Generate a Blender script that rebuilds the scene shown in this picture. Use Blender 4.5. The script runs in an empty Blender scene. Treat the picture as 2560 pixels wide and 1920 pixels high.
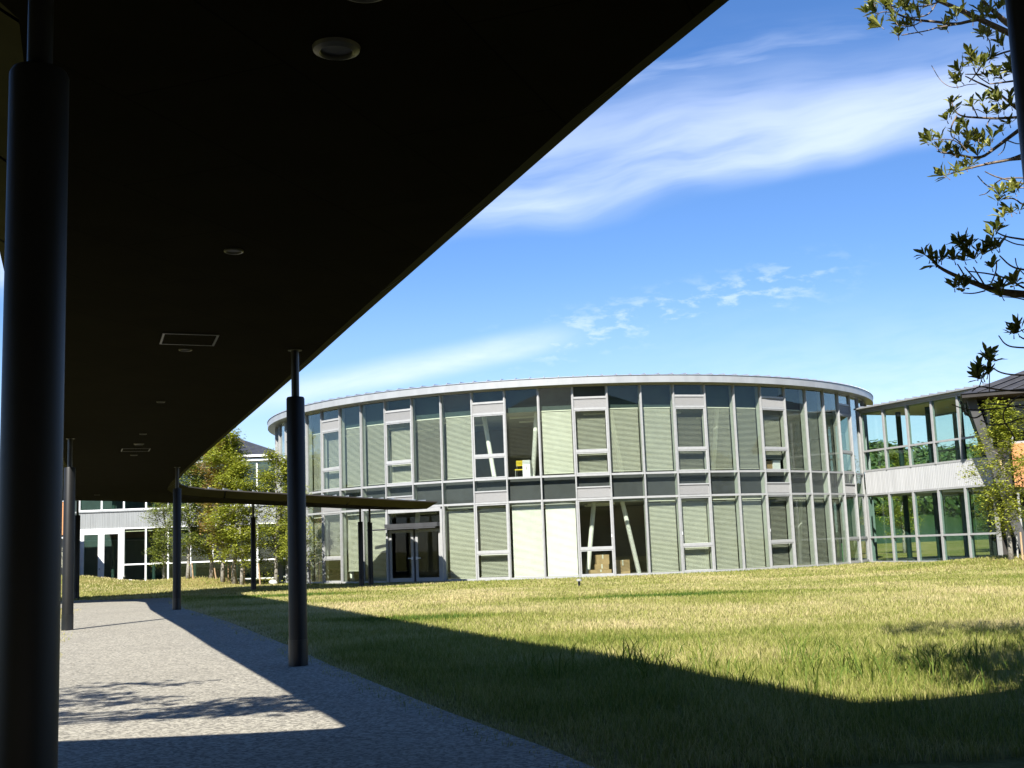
import bpy, bmesh, math, random
import numpy as np
from mathutils import Vector, Matrix, noise as mnoise
from mathutils.geometry import delaunay_2d_cdt
random.seed(7); np.random.seed(7)
R_ = math.radians
SC = bpy.context.scene
COL = SC.collection

# ------------------------------------------------------------------ camera, sky, sun, exposure
EYE = 1.3
F_PX, PITCH, ROLL = 2898.27, R_(7.9858), R_(-2.1343)      # focal length in photo pixels (2560 wide)
cam = bpy.data.cameras.new('camera')
cam.sensor_width = 36.0; cam.lens = F_PX/2560*36.0
cam.clip_start = 0.05; cam.clip_end = 3000
cam_o = bpy.data.objects.new('camera', cam); COL.objects.link(cam_o)
cam_o.matrix_world = Matrix.Translation((0,0,EYE)) @ Matrix.Rotation(math.pi/2+PITCH,4,'X') @ Matrix.Rotation(ROLL,4,'Z')
SC.camera = cam_o

def ray(px, py):
    x, y = px-1280.0, py-960.0
    c, s = math.cos(ROLL), math.sin(ROLL)
    x, y = x*c+y*s, -x*s+y*c
    X, u = x/F_PX, -y/F_PX
    c, s = math.cos(PITCH), math.sin(PITCH)
    return Vector((X, c-u*s, s+u*c))
def at(px, py, Y):
    """point of the place seen at a photo pixel, Y metres in front of the camera"""
    d = ray(px, py)
    return d*(Y/d.y)+Vector((0,0,EYE))

SUN_EL, SUN_AZ = 43.5, 196.3     # azimuth clockwise from +Y
LIGHT = Vector((0.281, 0.9597, 0)).normalized()
sun = bpy.data.lights.new('sun','SUN'); sun.energy = 5.0; sun.angle = R_(0.5); sun.color = (1.0,0.955,0.87)
sun_o = bpy.data.objects.new('sun', sun); COL.objects.link(sun_o)
ld = Vector((LIGHT.x*math.cos(R_(SUN_EL)), LIGHT.y*math.cos(R_(SUN_EL)), -math.sin(R_(SUN_EL))))
sun_o.rotation_euler = ld.to_track_quat('-Z','Y').to_euler()
sun_o.location = (0,0,60)

SC.view_settings.view_transform = 'Standard'; SC.view_settings.look = 'None'
SC.view_settings.exposure = 1.15; SC.view_settings.gamma = 1.0
SC.render.engine = 'CYCLES'
SC.cycles.use_denoising = True
SC.cycles.max_bounces = 10; SC.cycles.diffuse_bounces = 4; SC.cycles.transparent_max_bounces = 24; SC.cycles.glossy_bounces = 4
SC.cycles.caustics_reflective = False; SC.cycles.caustics_refractive = False
SC.cycles.sample_clamp_indirect = 6.0

class NT:
    """small helper to write node graphs"""
    def __init__(s, tree): s.t = tree; s.n = tree.nodes; s.l = tree.links
    def new(s, typ, **kw):
        n = s.n.new(typ)
        for k, v in kw.items(): setattr(n, k, v)
        return n
    def put(s, sock, v):
        if isinstance(v, bpy.types.NodeSocket): s.l.new(v, sock)
        elif v is not None: sock.default_value = v
    def math(s, op, a, b=None, c=None, clamp=False):
        n = s.new('ShaderNodeMath', operation=op, use_clamp=clamp)
        s.put(n.inputs[0], a)
        if b is not None: s.put(n.inputs[1], b)
        if c is not None: s.put(n.inputs[2], c)
        return n.outputs[0]
    def mix(s, fac, a, b, blend='MIX'):
        n = s.new('ShaderNodeMixRGB', blend_type=blend)
        s.put(n.inputs[0], fac); s.put(n.inputs[1], a); s.put(n.inputs[2], b)
        return n.outputs[0]
    def noise(s, vec, scale=5, detail=4, rough=0.55, dist=0.0):
        n = s.new('ShaderNodeTexNoise')
        if vec is not None: s.put(n.inputs['Vector'], vec)
        s.put(n.inputs['Scale'], scale); s.put(n.inputs['Detail'], detail); s.put(n.inputs['Roughness'], rough); s.put(n.inputs['Distortion'], dist)
        return n.outputs[0]
    def ramp(s, fac, pts):
        n = s.new('ShaderNodeValToRGB'); e = n.color_ramp.elements
        while len(e) < len(pts): e.new(0.5)
        for q, (p, c) in zip(e, pts):
            q.position = p; q.color = (c,c,c,1) if not hasattr(c,'__len__') else tuple(c)+(1,)*(4-len(c))
        s.put(n.inputs[0], fac); return n.outputs[0]
    def smooth(s, v, a, b):
        n = s.new('ShaderNodeMapRange', interpolation_type='SMOOTHSTEP')
        s.put(n.inputs[0], v); n.inputs[1].default_value = a; n.inputs[2].default_value = b
        return n.outputs[0]
    def comb(s, x, y, z=0.0):
        n = s.new('ShaderNodeCombineXYZ'); s.put(n.inputs[0], x); s.put(n.inputs[1], y); s.put(n.inputs[2], z); return n.outputs[0]

world = bpy.data.worlds.new('World'); SC.world = world; world.use_nodes = True
w = NT(world.node_tree); w.n.clear()
sky = w.new('ShaderNodeTexSky', sky_type='NISHITA', sun_disc=False, sun_elevation=R_(SUN_EL), sun_rotation=R_(SUN_AZ), air_density=1.0, dust_density=0.1, ozone_density=3.5, altitude=20)
tc = w.new('ShaderNodeTexCoord'); sp = w.new('ShaderNodeSeparateXYZ'); w.l.new(tc.outputs['Generated'], sp.inputs[0])
dx, dy, dz = sp.outputs
ay = w.math('MAXIMUM', w.math('ABSOLUTE', dy), 0.12)
u = w.math('DIVIDE', dx, ay); v = w.math('DIVIDE', dz, ay)
v2 = w.math('SUBTRACT', v, w.math('MULTIPLY', u, 0.135))
warp = w.noise(w.comb(w.math('MULTIPLY',u,2.0), w.math('MULTIPLY',v2,4.0), 0.0), 1.3, 3, .6)
v3 = w.math('ADD', v2, w.math('MULTIPLY', w.math('SUBTRACT', warp, 0.5), 0.10))
streak = w.noise(w.comb(w.math('MULTIPLY',u,2.2), w.math('MULTIPLY',v3,15.0), 3.1), 1.7, 5, .55, .0)
fine = w.noise(w.comb(w.math('MULTIPLY',u,8.0), w.math('MULTIPLY',v3,28.0), 7.7), 2.2, 5, .6, .0)
def bump(vv, c, lo, hi):
    a = w.smooth(vv, c-lo, c); b = w.smooth(vv, c+hi, c)
    return w.math('MULTIPLY', a, b)
b1 = bump(v3, 0.305, 0.035, 0.115)
b1 = w.math('MULTIPLY', b1, w.smooth(streak, 0.10, 0.75))
b2 = w.math('MULTIPLY', bump(v3, 0.372, 0.05, 0.07), w.smooth(streak, 0.45, 0.75))
vp = w.math('SUBTRACT', v, w.math('MULTIPLY', u, 0.20))
puff = w.noise(w.comb(w.math('MULTIPLY',u,38.0), w.math('MULTIPLY',v,92.0), 1.3), 1.0, 5, .6, .2)
b3 = w.math('MULTIPLY', bump(vp, 0.172, 0.036, 0.032), w.smooth(puff, 0.50, 0.70))
b3 = w.math('MULTIPLY', b3, w.math('MULTIPLY', w.smooth(u,-0.06,0.04), w.smooth(u,0.34,0.22)))
vs = w.math('SUBTRACT', v, w.math('MULTIPLY', u, 0.17))
b4 = w.math('MULTIPLY', bump(vs, 0.170, 0.016, 0.022), w.math('MULTIPLY', w.smooth(u,-0.3,-0.15), w.smooth(u,0.1,-0.03)))
hz = w.math('MULTIPLY', w.smooth(v, 0.23, 0.05), w.math('MULTIPLY', w.smooth(u,-0.05,0.4), w.smooth(fine,0.2,0.7)))
m = w.math('MULTIPLY', b1, 0.72)
m = w.math('MAXIMUM', m, w.math('MULTIPLY', b2, 0.55))
m = w.math('MAXIMUM', m, w.math('MULTIPLY', b3, 0.42))
m = w.math('MAXIMUM', m, w.math('MULTIPLY', b4, w.math('MULTIPLY_ADD', fine, 0.7, 0.2)))
m = w.math('ADD', m, w.math('MULTIPLY', hz, 0.42), clamp=True)
m = w.math('MULTIPLY', m, w.smooth(v, 0.0, 0.06))
hs = w.new('ShaderNodeHueSaturation'); hs.inputs['Saturation'].default_value = 1.20; hs.inputs['Hue'].default_value = 0.502
w.l.new(sky.outputs[0], hs.inputs['Color'])
SKY_STR = 0.074
skyc = w.mix(1.0, hs.outputs[0], (0.98,0.945,1.06,1), 'MULTIPLY')
skyc = w.mix(w.math('MULTIPLY', w.smooth(v, 0.26, 0.03), 0.30), skyc, (4.6,5.6,7.4,1))
colr = w.mix(m, skyc, (6.4,7.2,8.8,1))
bg = w.new('ShaderNodeBackground'); w.l.new(colr, bg.inputs[0]); bg.inputs[1].default_value = SKY_STR
wo = w.new('ShaderNodeOutputWorld'); w.l.new(bg.outputs[0], wo.inputs[0])

# ------------------------------------------------------------------ materials
def mat(name, base, rough=0.6, var=0.12, scale=8.0, metallic=0.0, spec=0.5, bump=0.0, bscale=60.0, second=None, stretch=(1,1,1), transl=None):
    m = bpy.data.materials.new(name); m.use_nodes = True
    n = NT(m.node_tree); p = n.n['Principled BSDF']
    tcn = n.new('ShaderNodeTexCoord'); mp = n.new('ShaderNodeMapping'); n.l.new(tcn.outputs['Object'], mp.inputs[0]); mp.inputs['Scale'].default_value = stretch
    nz = n.noise(mp.outputs[0], scale, 5, .6)
    b = (*base,1); d = (*second,1) if second else tuple(x*(1-var*1.6) for x in base)+(1,)
    l = (*base,1) if second else tuple(min(1,x*(1+var)) for x in base)+(1,)
    c = n.mix(n.smooth(nz,0.3,0.7), d, l)
    n.l.new(c, p.inputs['Base Color'])
    p.inputs['Roughness'].default_value = rough; p.inputs['Metallic'].default_value = metallic
    p.inputs['Specular IOR Level'].default_value = spec
    if bump:
        bn = n.new('ShaderNodeBump'); bn.inputs['Strength'].default_value = bump; bn.inputs['Distance'].default_value = 0.02
        n.l.new(n.noise(tcn.outputs['Object'], bscale, 4, .6), bn.inputs['Height']); n.l.new(bn.outputs[0], p.inputs['Normal'])
    if transl:
        tr = n.new('ShaderNodeBsdfTranslucent'); n.l.new(c, tr.inputs[0])
        mx = n.new('ShaderNodeMixShader'); mx.inputs[0].default_value = transl
        n.l.new(p.outputs[0], mx.inputs[1]); n.l.new(tr.outputs[0], mx.inputs[2])
        n.l.new(mx.outputs[0], n.n['Material Output'].inputs[0])
    return m

def glass_mat(name, tint, refl=1.0, base=0.03, wob=0.0):
    m = bpy.data.materials.new(name); m.use_nodes = True
    n = NT(m.node_tree); n.n.clear()
    t = n.new('ShaderNodeBsdfTransparent'); t.inputs[0].default_value = (*tint,1)
    g = n.new('ShaderNodeBsdfGlossy'); g.inputs[0].default_value = (0.92,0.97,0.97,1); g.inputs['Roughness'].default_value = 0.0
    if wob:
        tcn = n.new('ShaderNodeTexCoord')
        bn = n.new('ShaderNodeBump'); bn.inputs['Strength'].default_value = wob; bn.inputs['Distance'].default_value = 0.02
        n.l.new(n.noise(tcn.outputs['Object'], 0.9, 2, .5), bn.inputs['Height']); n.l.new(bn.outputs[0], g.inputs['Normal'])
    lw = n.new('ShaderNodeLayerWeight'); lw.inputs[0].default_value = 0.5      # 'Facing' is the same from both sides of a pane
    f = n.math('MULTIPLY_ADD', n.math('POWER', lw.outputs['Facing'], 3.0), 0.9, 0.022)
    f = n.math('MULTIPLY_ADD', f, refl, base, clamp=True)
    mx = n.new('ShaderNodeMixShader'); n.l.new(f, mx.inputs[0]); n.l.new(t.outputs[0], mx.inputs[1]); n.l.new(g.outputs[0], mx.inputs[2])
    o = n.new('ShaderNodeOutputMaterial'); n.l.new(mx.outputs[0], o.inputs[0])
    return m

M = {}
M['alu'] = mat('aluminium', (0.33,0.335,0.335), 0.42, 0.05, 6, 0.0, 0.5)
M['alu_fin'] = mat('aluminium_fin', (0.36,0.38,0.34), 0.5, 0.05, 6)
M['white'] = mat('white_paint', (0.78,0.79,0.80), 0.45, 0.04, 5)
M['roof_metal'] = mat('roof_metal', (0.50,0.52,0.54), 0.38, 0.08, 3, 0.6)
M['fascia'] = mat('fascia_metal', (0.36,0.37,0.375), 0.40, 0.06, 2.0, 0.25, stretch=(1,1,.3))
M['louver'] = mat('louver_grey', (0.33,0.33,0.33), 0.6, 0.05, 20)
M['panel_grey'] = mat('ribbed_panel', (0.25,0.265,0.27), 0.55, 0.08, 1.2, bump=0.0, stretch=(6,6,.4))
M['band'] = mat('pale_ribbed_band', (0.44,0.445,0.45), 0.55, 0.06, 1.2, stretch=(6,6,.4))
M['dark_panel'] = mat('spandrel_panel', (0.042,0.044,0.048), 0.7, 0.1, 2)
M['bulk'] = mat('bulkhead', (0.018,0.038,0.034), 0.7, 0.15, 2)
M['blind'] = mat('blind_slat', (0.64,0.635,0.54), 0.55, 0.04, 3, transl=0.16)
M['shade'] = mat('blind_slat_brightened', (0.84,0.83,0.77), 0.6, 0.03, 3, transl=0.12)  # lit copy of the blind slats: extra brightness of the central bays painted in
M['ceil'] = mat('ceiling_white', (0.42,0.42,0.38), 0.8, 0.05, 2)
M['tan'] = mat('tan_ceiling', (0.72,0.56,0.31), 0.7, 0.1, 3, stretch=(1,6,1))
M['concrete'] = mat('concrete', (0.30,0.30,0.29), 0.85, 0.12, 2.5, bump=0.3)
M['floor'] = mat('floor_dark', (0.16,0.15,0.13), 0.6, 0.1, 2)
M['core'] = mat('inner_wall', (0.22,0.20,0.16), 0.8, 0.12, 0.6)
M['tube'] = mat('white_tube', (0.70,0.70,0.66), 0.5, 0.05, 3)
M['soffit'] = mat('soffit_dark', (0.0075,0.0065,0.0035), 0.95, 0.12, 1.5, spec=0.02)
_n = NT(M['soffit'].node_tree); _bt = _n.new('ShaderNodeTexBrick'); _mp = _n.new('ShaderNodeMapping'); _tc = _n.new('ShaderNodeTexCoord')
_mp.inputs['Rotation'].default_value = (0,0,R_(-69)); _n.l.new(_tc.outputs['Object'],_mp.inputs[0]); _n.l.new(_mp.outputs[0],_bt.inputs['Vector'])
_bt.inputs['Scale'].default_value = 1.0; _bt.inputs['Brick Width'].default_value = 2.4; _bt.inputs['Row Height'].default_value = 1.0; _bt.inputs['Mortar Size'].default_value = .006
_bt.inputs['Color1'].default_value = (1,1,1,1); _bt.inputs['Color2'].default_value = (.86,.86,.86,1); _bt.inputs['Mortar'].default_value = (.15,.15,.15,1)
_pb = _n.n['Principled BSDF']; _old = _pb.inputs['Base Color'].links[0].from_socket
_n.l.new(_n.mix(1.0,_old,_bt.outputs['Color'],'MULTIPLY'),_pb.inputs['Base Color'])
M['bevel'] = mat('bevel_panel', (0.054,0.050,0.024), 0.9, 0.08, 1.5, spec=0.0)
M['black'] = mat('black_paint', (0.010,0.011,0.012), 0.38, 0.15, 4, spec=0.5)
M['column'] = mat('column_paint', (0.009,0.0095,0.010), 0.5, 0.12, 3, spec=0.35)
M['ring'] = mat('grey_ring', (0.05,0.05,0.046), 0.4, 0.05, 6)
M['orange'] = mat('orange_cladding', (0.50,0.225,0.085), 0.7, 0.10, 3.0, stretch=(1,1,5))
M['beige'] = mat('beige_wall', (0.40,0.36,0.25), 0.85, 0.08, 2)
M['grey_wall'] = mat('grey_wall', (0.055,0.055,0.055), 0.8, 0.15, 1.2, stretch=(3,3,.5))
M['dark_wall'] = mat('dark_wall', (0.035,0.031,0.028), 0.85, 0.15, 2)
M['dark_roof'] = mat('dark_roof', (0.055,0.055,0.060), 0.5, 0.15, 2, 0.2)
M['bark_grey'] = mat('grey_bark', (0.36,0.34,0.30), 0.9, 0.3, 9, bump=.6, second=(0.16,0.14,0.11))
M['bark_fg'] = mat('twig_bark', (0.20,0.155,0.12), 0.85, 0.3, 30, bump=.4)
M['stake'] = mat('stake_wood', (0.42,0.29,0.17), 0.85, 0.2, 8, stretch=(6,6,1))
M['greypole'] = mat('grey_pole', (0.35,0.35,0.33), 0.7, 0.1, 5)
M['card'] = mat('cardboard', (0.36,0.25,0.13), 0.9, 0.1, 4)
M['yellow'] = mat('yellow_plastic', (0.70,0.52,0.03), 0.5, 0.05, 4)
M['green_pl'] = mat('green_plastic', (0.18,0.55,0.22), 0.5, 0.05, 4)
M['brown'] = mat('brown_ceramic', (0.22,0.13,0.06), 0.5, 0.1, 8)
M['lightstrip'] = mat('lamp_cover', (0.80,0.80,0.74), 0.5, 0.02, 4)
M['sign'] = mat('sign_black', (0.008,0.008,0.009), 0.4, 0.1, 4)
M['sign_txt'] = mat('sign_letters', (0.50,0.48,0.36), 0.5, 0.05, 4)
M['rock'] = mat('pale_stone', (0.55,0.54,0.50), 0.9, 0.15, 8, bump=.5)
M['glass'] = glass_mat('window_glass', (0.903,0.932,0.899), 1.0, 0.0, 0.02)
M['glass_clear'] = glass_mat('clear_glass', (0.90,0.93,0.90), 0.5, 0.0)
M['glass_link'] = glass_mat('link_glass', (0.82,0.93,0.88), 1.0, 0.03, 0.02)

def leaf_mat(name, c1, c2, transl=0.35, rough=0.5):
    m = bpy.data.materials.new(name); m.use_nodes = True
    n = NT(m.node_tree); p = n.n['Principled BSDF']
    at_ = n.new('ShaderNodeAttribute'); at_.attribute_name = 'tint'
    c = n.mix(at_.outputs['Fac'], (*c1,1), (*c2,1))
    n.l.new(c, p.inputs['Base Color']); p.inputs['Roughness'].default_value = rough; p.inputs['Specular IOR Level'].default_value = 0.4
    tr = n.new('ShaderNodeBsdfTranslucent'); n.l.new(n.mix(1.0, c, (1.0,1.0,0.5,1), 'MULTIPLY'), tr.inputs[0])
    mx = n.new('ShaderNodeMixShader'); mx.inputs[0].default_value = transl
    n.l.new(p.outputs[0], mx.inputs[1]); n.l.new(tr.outputs[0], mx.inputs[2]); n.l.new(mx.outputs[0], n.n['Material Output'].inputs[0])
    return m
M['leaf_a'] = leaf_mat('leaf_yellow_green', (0.15,0.20,0.025), (0.46,0.47,0.07))
M['leaf_b'] = leaf_mat('leaf_green', (0.09,0.14,0.028), (0.32,0.35,0.06))
M['leaf_c'] = leaf_mat('leaf_russet', (0.20,0.16,0.04), (0.42,0.27,0.12))
M['leaf_fg'] = leaf_mat('leaf_glossy', (0.065,0.095,0.018), (0.32,0.32,0.08), 0.30, 0.38)
M['leaf_hill'] = leaf_mat('leaf_forest', (0.035,0.07,0.018), (0.12,0.17,0.035), 0.2)

# ------------------------------------------------------------------ mesh builder
class MB:
    def __init__(s): s.v = []; s.f = []; s.mi = []; s.cur = 0; s.tint = []
    def add(s, vs, fs):
        o = len(s.v); s.v += [tuple(x) for x in vs]
        for f in fs: s.f.append([i+o for i in f]); s.mi.append(s.cur)
    def quad(s, a, b, c, d): s.add([a,b,c,d], [(0,1,2,3)])
    def hexa(s, p):     # 4 bottom + 4 top points
        s.add(p, [(3,2,1,0),(4,5,6,7),(0,1,5,4),(1,2,6,5),(2,3,7,6),(3,0,4,7)])
    def box(s, x0, x1, y0, y1, z0, z1):
        s.hexa([(x0,y0,z0),(x1,y0,z0),(x1,y1,z0),(x0,y1,z0),(x0,y0,z1),(x1,y0,z1),(x1,y1,z1),(x0,y1,z1)])
    def bar(s, fr, a0, a1, d0, d1, z0, z1):
        """box in a facade frame fr=(origin, along, outward): a along, d outward, z up"""
        o, t, nn = fr
        P = lambda a, d, z: (o.x+t.x*a+nn.x*d, o.y+t.y*a+nn.y*d, z)
        s.hexa([P(a0,d1,z0),P(a1,d1,z0),P(a1,d0,z0),P(a0,d0,z0),P(a0,d1,z1),P(a1,d1,z1),P(a1,d0,z1),P(a0,d0,z1)])
    def tube(s, pts, rad, n=8, cap=True):
        pts = [Vector(p) for p in pts]
        if not hasattr(rad,'__len__'): rad = [rad]*len(pts)
        rings = []; ref = None
        for i, p in enumerate(pts):
            d = (pts[min(i+1,len(pts)-1)]-pts[max(i-1,0)])
            d = d.normalized() if d.length > 1e-9 else Vector((0,0,1))
            if ref is None: ref = Vector((1,0,0)) if abs(d.x) < .9 else Vector((0,1,0))
            a = (ref - d*ref.dot(d)).normalized(); b = d.cross(a); ref = a
            rings.append([p+(a*math.cos(2*math.pi*k/n)+b*math.sin(2*math.pi*k/n))*rad[i] for k in range(n)])
        o = len(s.v)
        vs = [v for r in rings for v in r]; fs = []
        for i in range(len(rings)-1):
            for k in range(n): fs.append((i*n+k, i*n+(k+1)%n, (i+1)*n+(k+1)%n, (i+1)*n+k))
        if cap: fs.append(tuple(range(n-1,-1,-1))); fs.append(tuple((len(rings)-1)*n+k for k in range(n)))
        s.add(vs, fs)
    def lathe(s, c, prof, n=24, caps=True):
        """prof: list of (radius, z) relative to c"""
        vs = []; fs = []
        for r, z in prof:
            for k in range(n): vs.append((c[0]+r*math.cos(2*math.pi*k/n), c[1]+r*math.sin(2*math.pi*k/n), c[2]+z))
        for i in range(len(prof)-1):
            for k in range(n): fs.append((i*n+k, i*n+(k+1)%n, (i+1)*n+(k+1)%n, (i+1)*n+k))
        if caps and prof[0][0] > 1e-6: fs.append(tuple(range(n-1,-1,-1)))
        if caps and prof[-1][0] > 1e-6: fs.append(tuple((len(prof)-1)*n+k for k in range(n)))
        s.add(vs, fs)
    def build(s, name, mats, parent=None, smooth=False, loc=None):
        me = bpy.data.meshes.new(name); me.from_pydata(s.v, [], s.f); me.update()
        if not isinstance(mats,(list,tuple)): mats = [mats]
        for m_ in mats: me.materials.append(m_)
        if len(mats) > 1: me.polygons.foreach_set('material_index', s.mi)
        if smooth: me.polygons.foreach_set('use_smooth', [True]*len(me.polygons))
        if s.tint:
            a = me.attributes.new('tint','FLOAT','POINT'); a.data.foreach_set('value', s.tint)
        o = bpy.data.objects.new(name, me); COL.objects.link(o)
        if parent is not None:
            o.parent = parent
            p = parent; off = Vector((0,0,0))
            while p is not None: off += p.location; p = p.parent
            me.transform(Matrix.Translation(-off))      # builders work in world coordinates, roots are never rotated
        return o
def autosmooth(o, ang=35):
    me = o.data; me.polygons.foreach_set('use_smooth',[True]*len(me.polygons))
    bm = bmesh.new(); bm.from_mesh(me)
    for e in bm.edges:
        if len(e.link_faces) == 2 and e.calc_face_angle(0) > R_(ang): e.smooth = False
    bm.to_mesh(me); bm.free()
def mesh_np(name, verts, faces_flat, nper, mats, tint=None, parent=None):
    me = bpy.data.meshes.new(name)
    nv, nf = len(verts), len(faces_flat)//nper
    me.vertices.add(nv); me.vertices.foreach_set('co', np.asarray(verts,np.float32).ravel())
    me.loops.add(len(faces_flat)); me.loops.foreach_set('vertex_index', np.asarray(faces_flat,np.int32))
    me.polygons.add(nf); me.polygons.foreach_set('loop_start', np.arange(0,nf*nper,nper,dtype=np.int32)); me.polygons.foreach_set('loop_total', np.full(nf,nper,np.int32))
    me.update(calc_edges=True)
    for m_ in mats: me.materials.append(m_)
    if tint is not None:
        a = me.attributes.new('tint','FLOAT','POINT'); a.data.foreach_set('value', np.asarray(tint,np.float32))
    o = bpy.data.objects.new(name, me); COL.objects.link(o)
    if parent is not None: o.parent = parent
    return o
def tag(o, label=None, cat=None, group=None, kind=None):
    if label: o['label'] = label
    if cat: o['category'] = cat
    if group: o['group'] = group
    if kind: o['kind'] = kind
    return o
def root(name, loc, label, cat, group=None):
    o = bpy.data.objects.new(name, None); COL.objects.link(o); o.location = loc; o.empty_display_size = .3
    return tag(o, label, cat, group)

# ------------------------------------------------------------------ ground
def sstep(a, b, x):
    t = np.clip((np.asarray(x,float)-a)/(b-a),0,1); return t*t*(3-2*t)
def ground(x, y):
    x = np.asarray(x,float); y = np.asarray(y,float)
    z = -0.146*sstep(22,50,y)
    z = z + 0.80*np.exp(-(((x+24.8)/4.2)**2+((y-63.0)/4.0)**2))
    z = z + 0.42*np.exp(-(((x+17.2)/2.6)**2+((y-63)/3.5)**2))
    z = z + 0.42*np.exp(-(((x-20.0)/4.5)**2+((y-45.0)/4.0)**2))
    z = z + 0.05*np.exp(-(((x-3.0)/4.0)**2+((y-13.0)/3.0)**2))
    return z
def gz(x, y): return float(ground(x,y))

PATH_R = [(2.6,-9),(2.2,0),(1.25,4.6),(0.12,7.75),(-0.66,9.64),(-1.3,11.3),(-2.19,13.66),(-3.2,16.6),(-4.42,19.85),(-5.66,23.2),(-7.06,26.74),(-8.1,29.4),(-9.11,31.97),(-10.6,36.5),(-11.7,40),(-12.5,42.2),(-13.1,44.2)]
PATH_L = [(-14.6,44.0),(-18.3,45.6),(-26,44.5),(-34,43.5),(-34,39.5),(-26,39.5),(-16.2,39.0),(-13.3,35.0),(-11.0,28.2),(-10.16,25.95),(-9.0,22.8),(-7.9,19.9),(-7.3,18.2),(-5.6,13.4),(-4.4,9.6),(-3.3,5.5),(-2.5,0),(-2.2,-9)]
PATH = PATH_R + PATH_L
def in_poly(px, py, poly):
    ins = np.zeros(len(px),bool); n = len(poly)
    for i in range(n):
        x1,y1 = poly[i]; x2,y2 = poly[(i+1)%n]
        c = ((y1>py)!=(y2>py)) & (px < (x2-x1)*(py-y1)/((y2-y1) or 1e-9)+x1)
        ins ^= c
    return ins
def dist_poly(px, py, poly):
    d = np.full(len(px),1e9); n = len(poly)
    for i in range(n):
        a = np.array(poly[i]); b = np.array(poly[(i+1)%n]); ab = b-a
        t = np.clip(((px-a[0])*ab[0]+(py-a[1])*ab[1])/(ab@ab),0,1)
        d = np.minimum(d, np.hypot(px-(a[0]+t*ab[0]), py-(a[1]+t*ab[1])))
    return d

# lawn: one sheet to the horizon
gx = np.concatenate([[-900,-500,-250,-140,-90],np.arange(-60,60.01,1.0),[90,140,250,500,900]])
gy = np.concatenate([[-600,-250,-100,-50],np.arange(-25,100.01,1.0),[130,180,260,420,700,1200]])
XX, YY = np.meshgrid(gx,gy); ZZ = ground(XX,YY)
V = np.stack([XX,YY,ZZ],-1).reshape(-1,3); nx = len(gx)
ii, jj = np.meshgrid(np.arange(nx-1),np.arange(len(gy)-1)); a = (jj*nx+ii).ravel()
lawn_m = bpy.data.materials.new('lawn_soil'); lawn_m.use_nodes = True
n = NT(lawn_m.node_tree); p = n.n['Principled BSDF']; p.inputs['Roughness'].default_value = .95; p.inputs['Specular IOR Level'].default_value = .1
tcn = n.new('ShaderNodeTexCoord'); pos = tcn.outputs['Object']
c = n.mix(n.smooth(n.noise(pos,0.22,4,.6),0.38,0.64), (0.17,0.175,0.035,1), (0.33,0.26,0.10,1))
c = n.mix(n.smooth(n.noise(pos,9.0,5,.7),0.35,0.7), n.mix(1.0,c,(0.55,0.6,0.5,1),'MULTIPLY'), c)
n.l.new(c, p.inputs['Base Color'])
bn = n.new('ShaderNodeBump'); bn.inputs['Strength'].default_value = .8; bn.inputs['Distance'].default_value = .06
n.l.new(n.noise(pos,14,5,.7), bn.inputs['Height']); n.l.new(bn.outputs[0], p.inputs['Normal'])
lawn = mesh_np('lawn', V, np.stack([a,a+1,a+1+nx,a+nx],-1).ravel(), 4, [lawn_m])
tag(lawn, kind='structure')

# path
path_m = bpy.data.materials.new('washed_gravel_paving'); path_m.use_nodes = True
n = NT(path_m.node_tree); p = n.n['Principled BSDF']; p.inputs['Roughness'].default_value = .9; p.inputs['Specular IOR Level'].default_value = .25
tcn = n.new('ShaderNodeTexCoord'); pos = tcn.outputs['Object']
vo = n.new('ShaderNodeTexVoronoi'); n.l.new(pos, vo.inputs['Vector']); vo.inputs['Scale'].default_value = 45
sep = n.new('ShaderNodeSeparateColor'); n.l.new(vo.outputs['Color'], sep.inputs[0])
c = n.mix(n.smooth(sep.outputs[0],0.0,1.0), (0.15,0.14,0.118,1), (0.40,0.375,0.31,1))
c = n.mix(n.math('MULTIPLY',n.smooth(n.noise(pos,0.5,5,.65),0.42,0.72),0.35), c, (0.17,0.16,0.135,1))
c = n.mix(n.math('MULTIPLY',n.smooth(n.noise(pos,3.0,5,.7),0.5,0.75),0.30), c, (0.36,0.34,0.29,1))
n.l.new(c, p.inputs['Base Color'])
bn = n.new('ShaderNodeBump'); bn.inputs['Strength'].default_value = .35; bn.inputs['Distance'].default_value = .01
n.l.new(n.math('ADD',vo.outputs['Distance'],n.noise(pos,30,3,.6)), bn.inputs['Height']); n.l.new(bn.outputs[0], p.inputs['Normal'])
def densify(poly, step):
    out = []
    for i in range(len(poly)):
        a, b = Vector(poly[i]), Vector(poly[(i+1)%len(poly)])
        k = max(1,int((b-a).length/step))
        out += [tuple(a.lerp(b,j/k)) for j in range(k)]
    return out
def fill_poly(poly, step=1.0):
    """2D Delaunay fill; returns verts2d, tris"""
    P = [Vector(q) for q in poly]; nb = len(P)
    xs = [q[0] for q in poly]; ys = [q[1] for q in poly]
    g = np.array([(x,y) for x in np.arange(min(xs)+.37,max(xs),step) for y in np.arange(min(ys)+.41,max(ys),step)])
    if len(g):
        ok = in_poly(g[:,0],g[:,1],poly) & (dist_poly(g[:,0],g[:,1],poly) > step*.35)
        P += [Vector((float(q[0]),float(q[1]))) for q in g[ok]]
    vs, es, fs, *_ = delaunay_2d_cdt(P, [(i,(i+1)%nb) for i in range(nb)], [], 0, 1e-5)
    out = []
    cen = np.array([[sum(vs[i].x for i in f)/3, sum(vs[i].y for i in f)/3] for f in fs])
    ok = in_poly(cen[:,0],cen[:,1],poly)
    return [(q.x,q.y) for q in vs], [tuple(f) for f,k in zip(fs,ok) if k]
vs, fs = fill_poly(densify(PATH,1.0),1.0)
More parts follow.
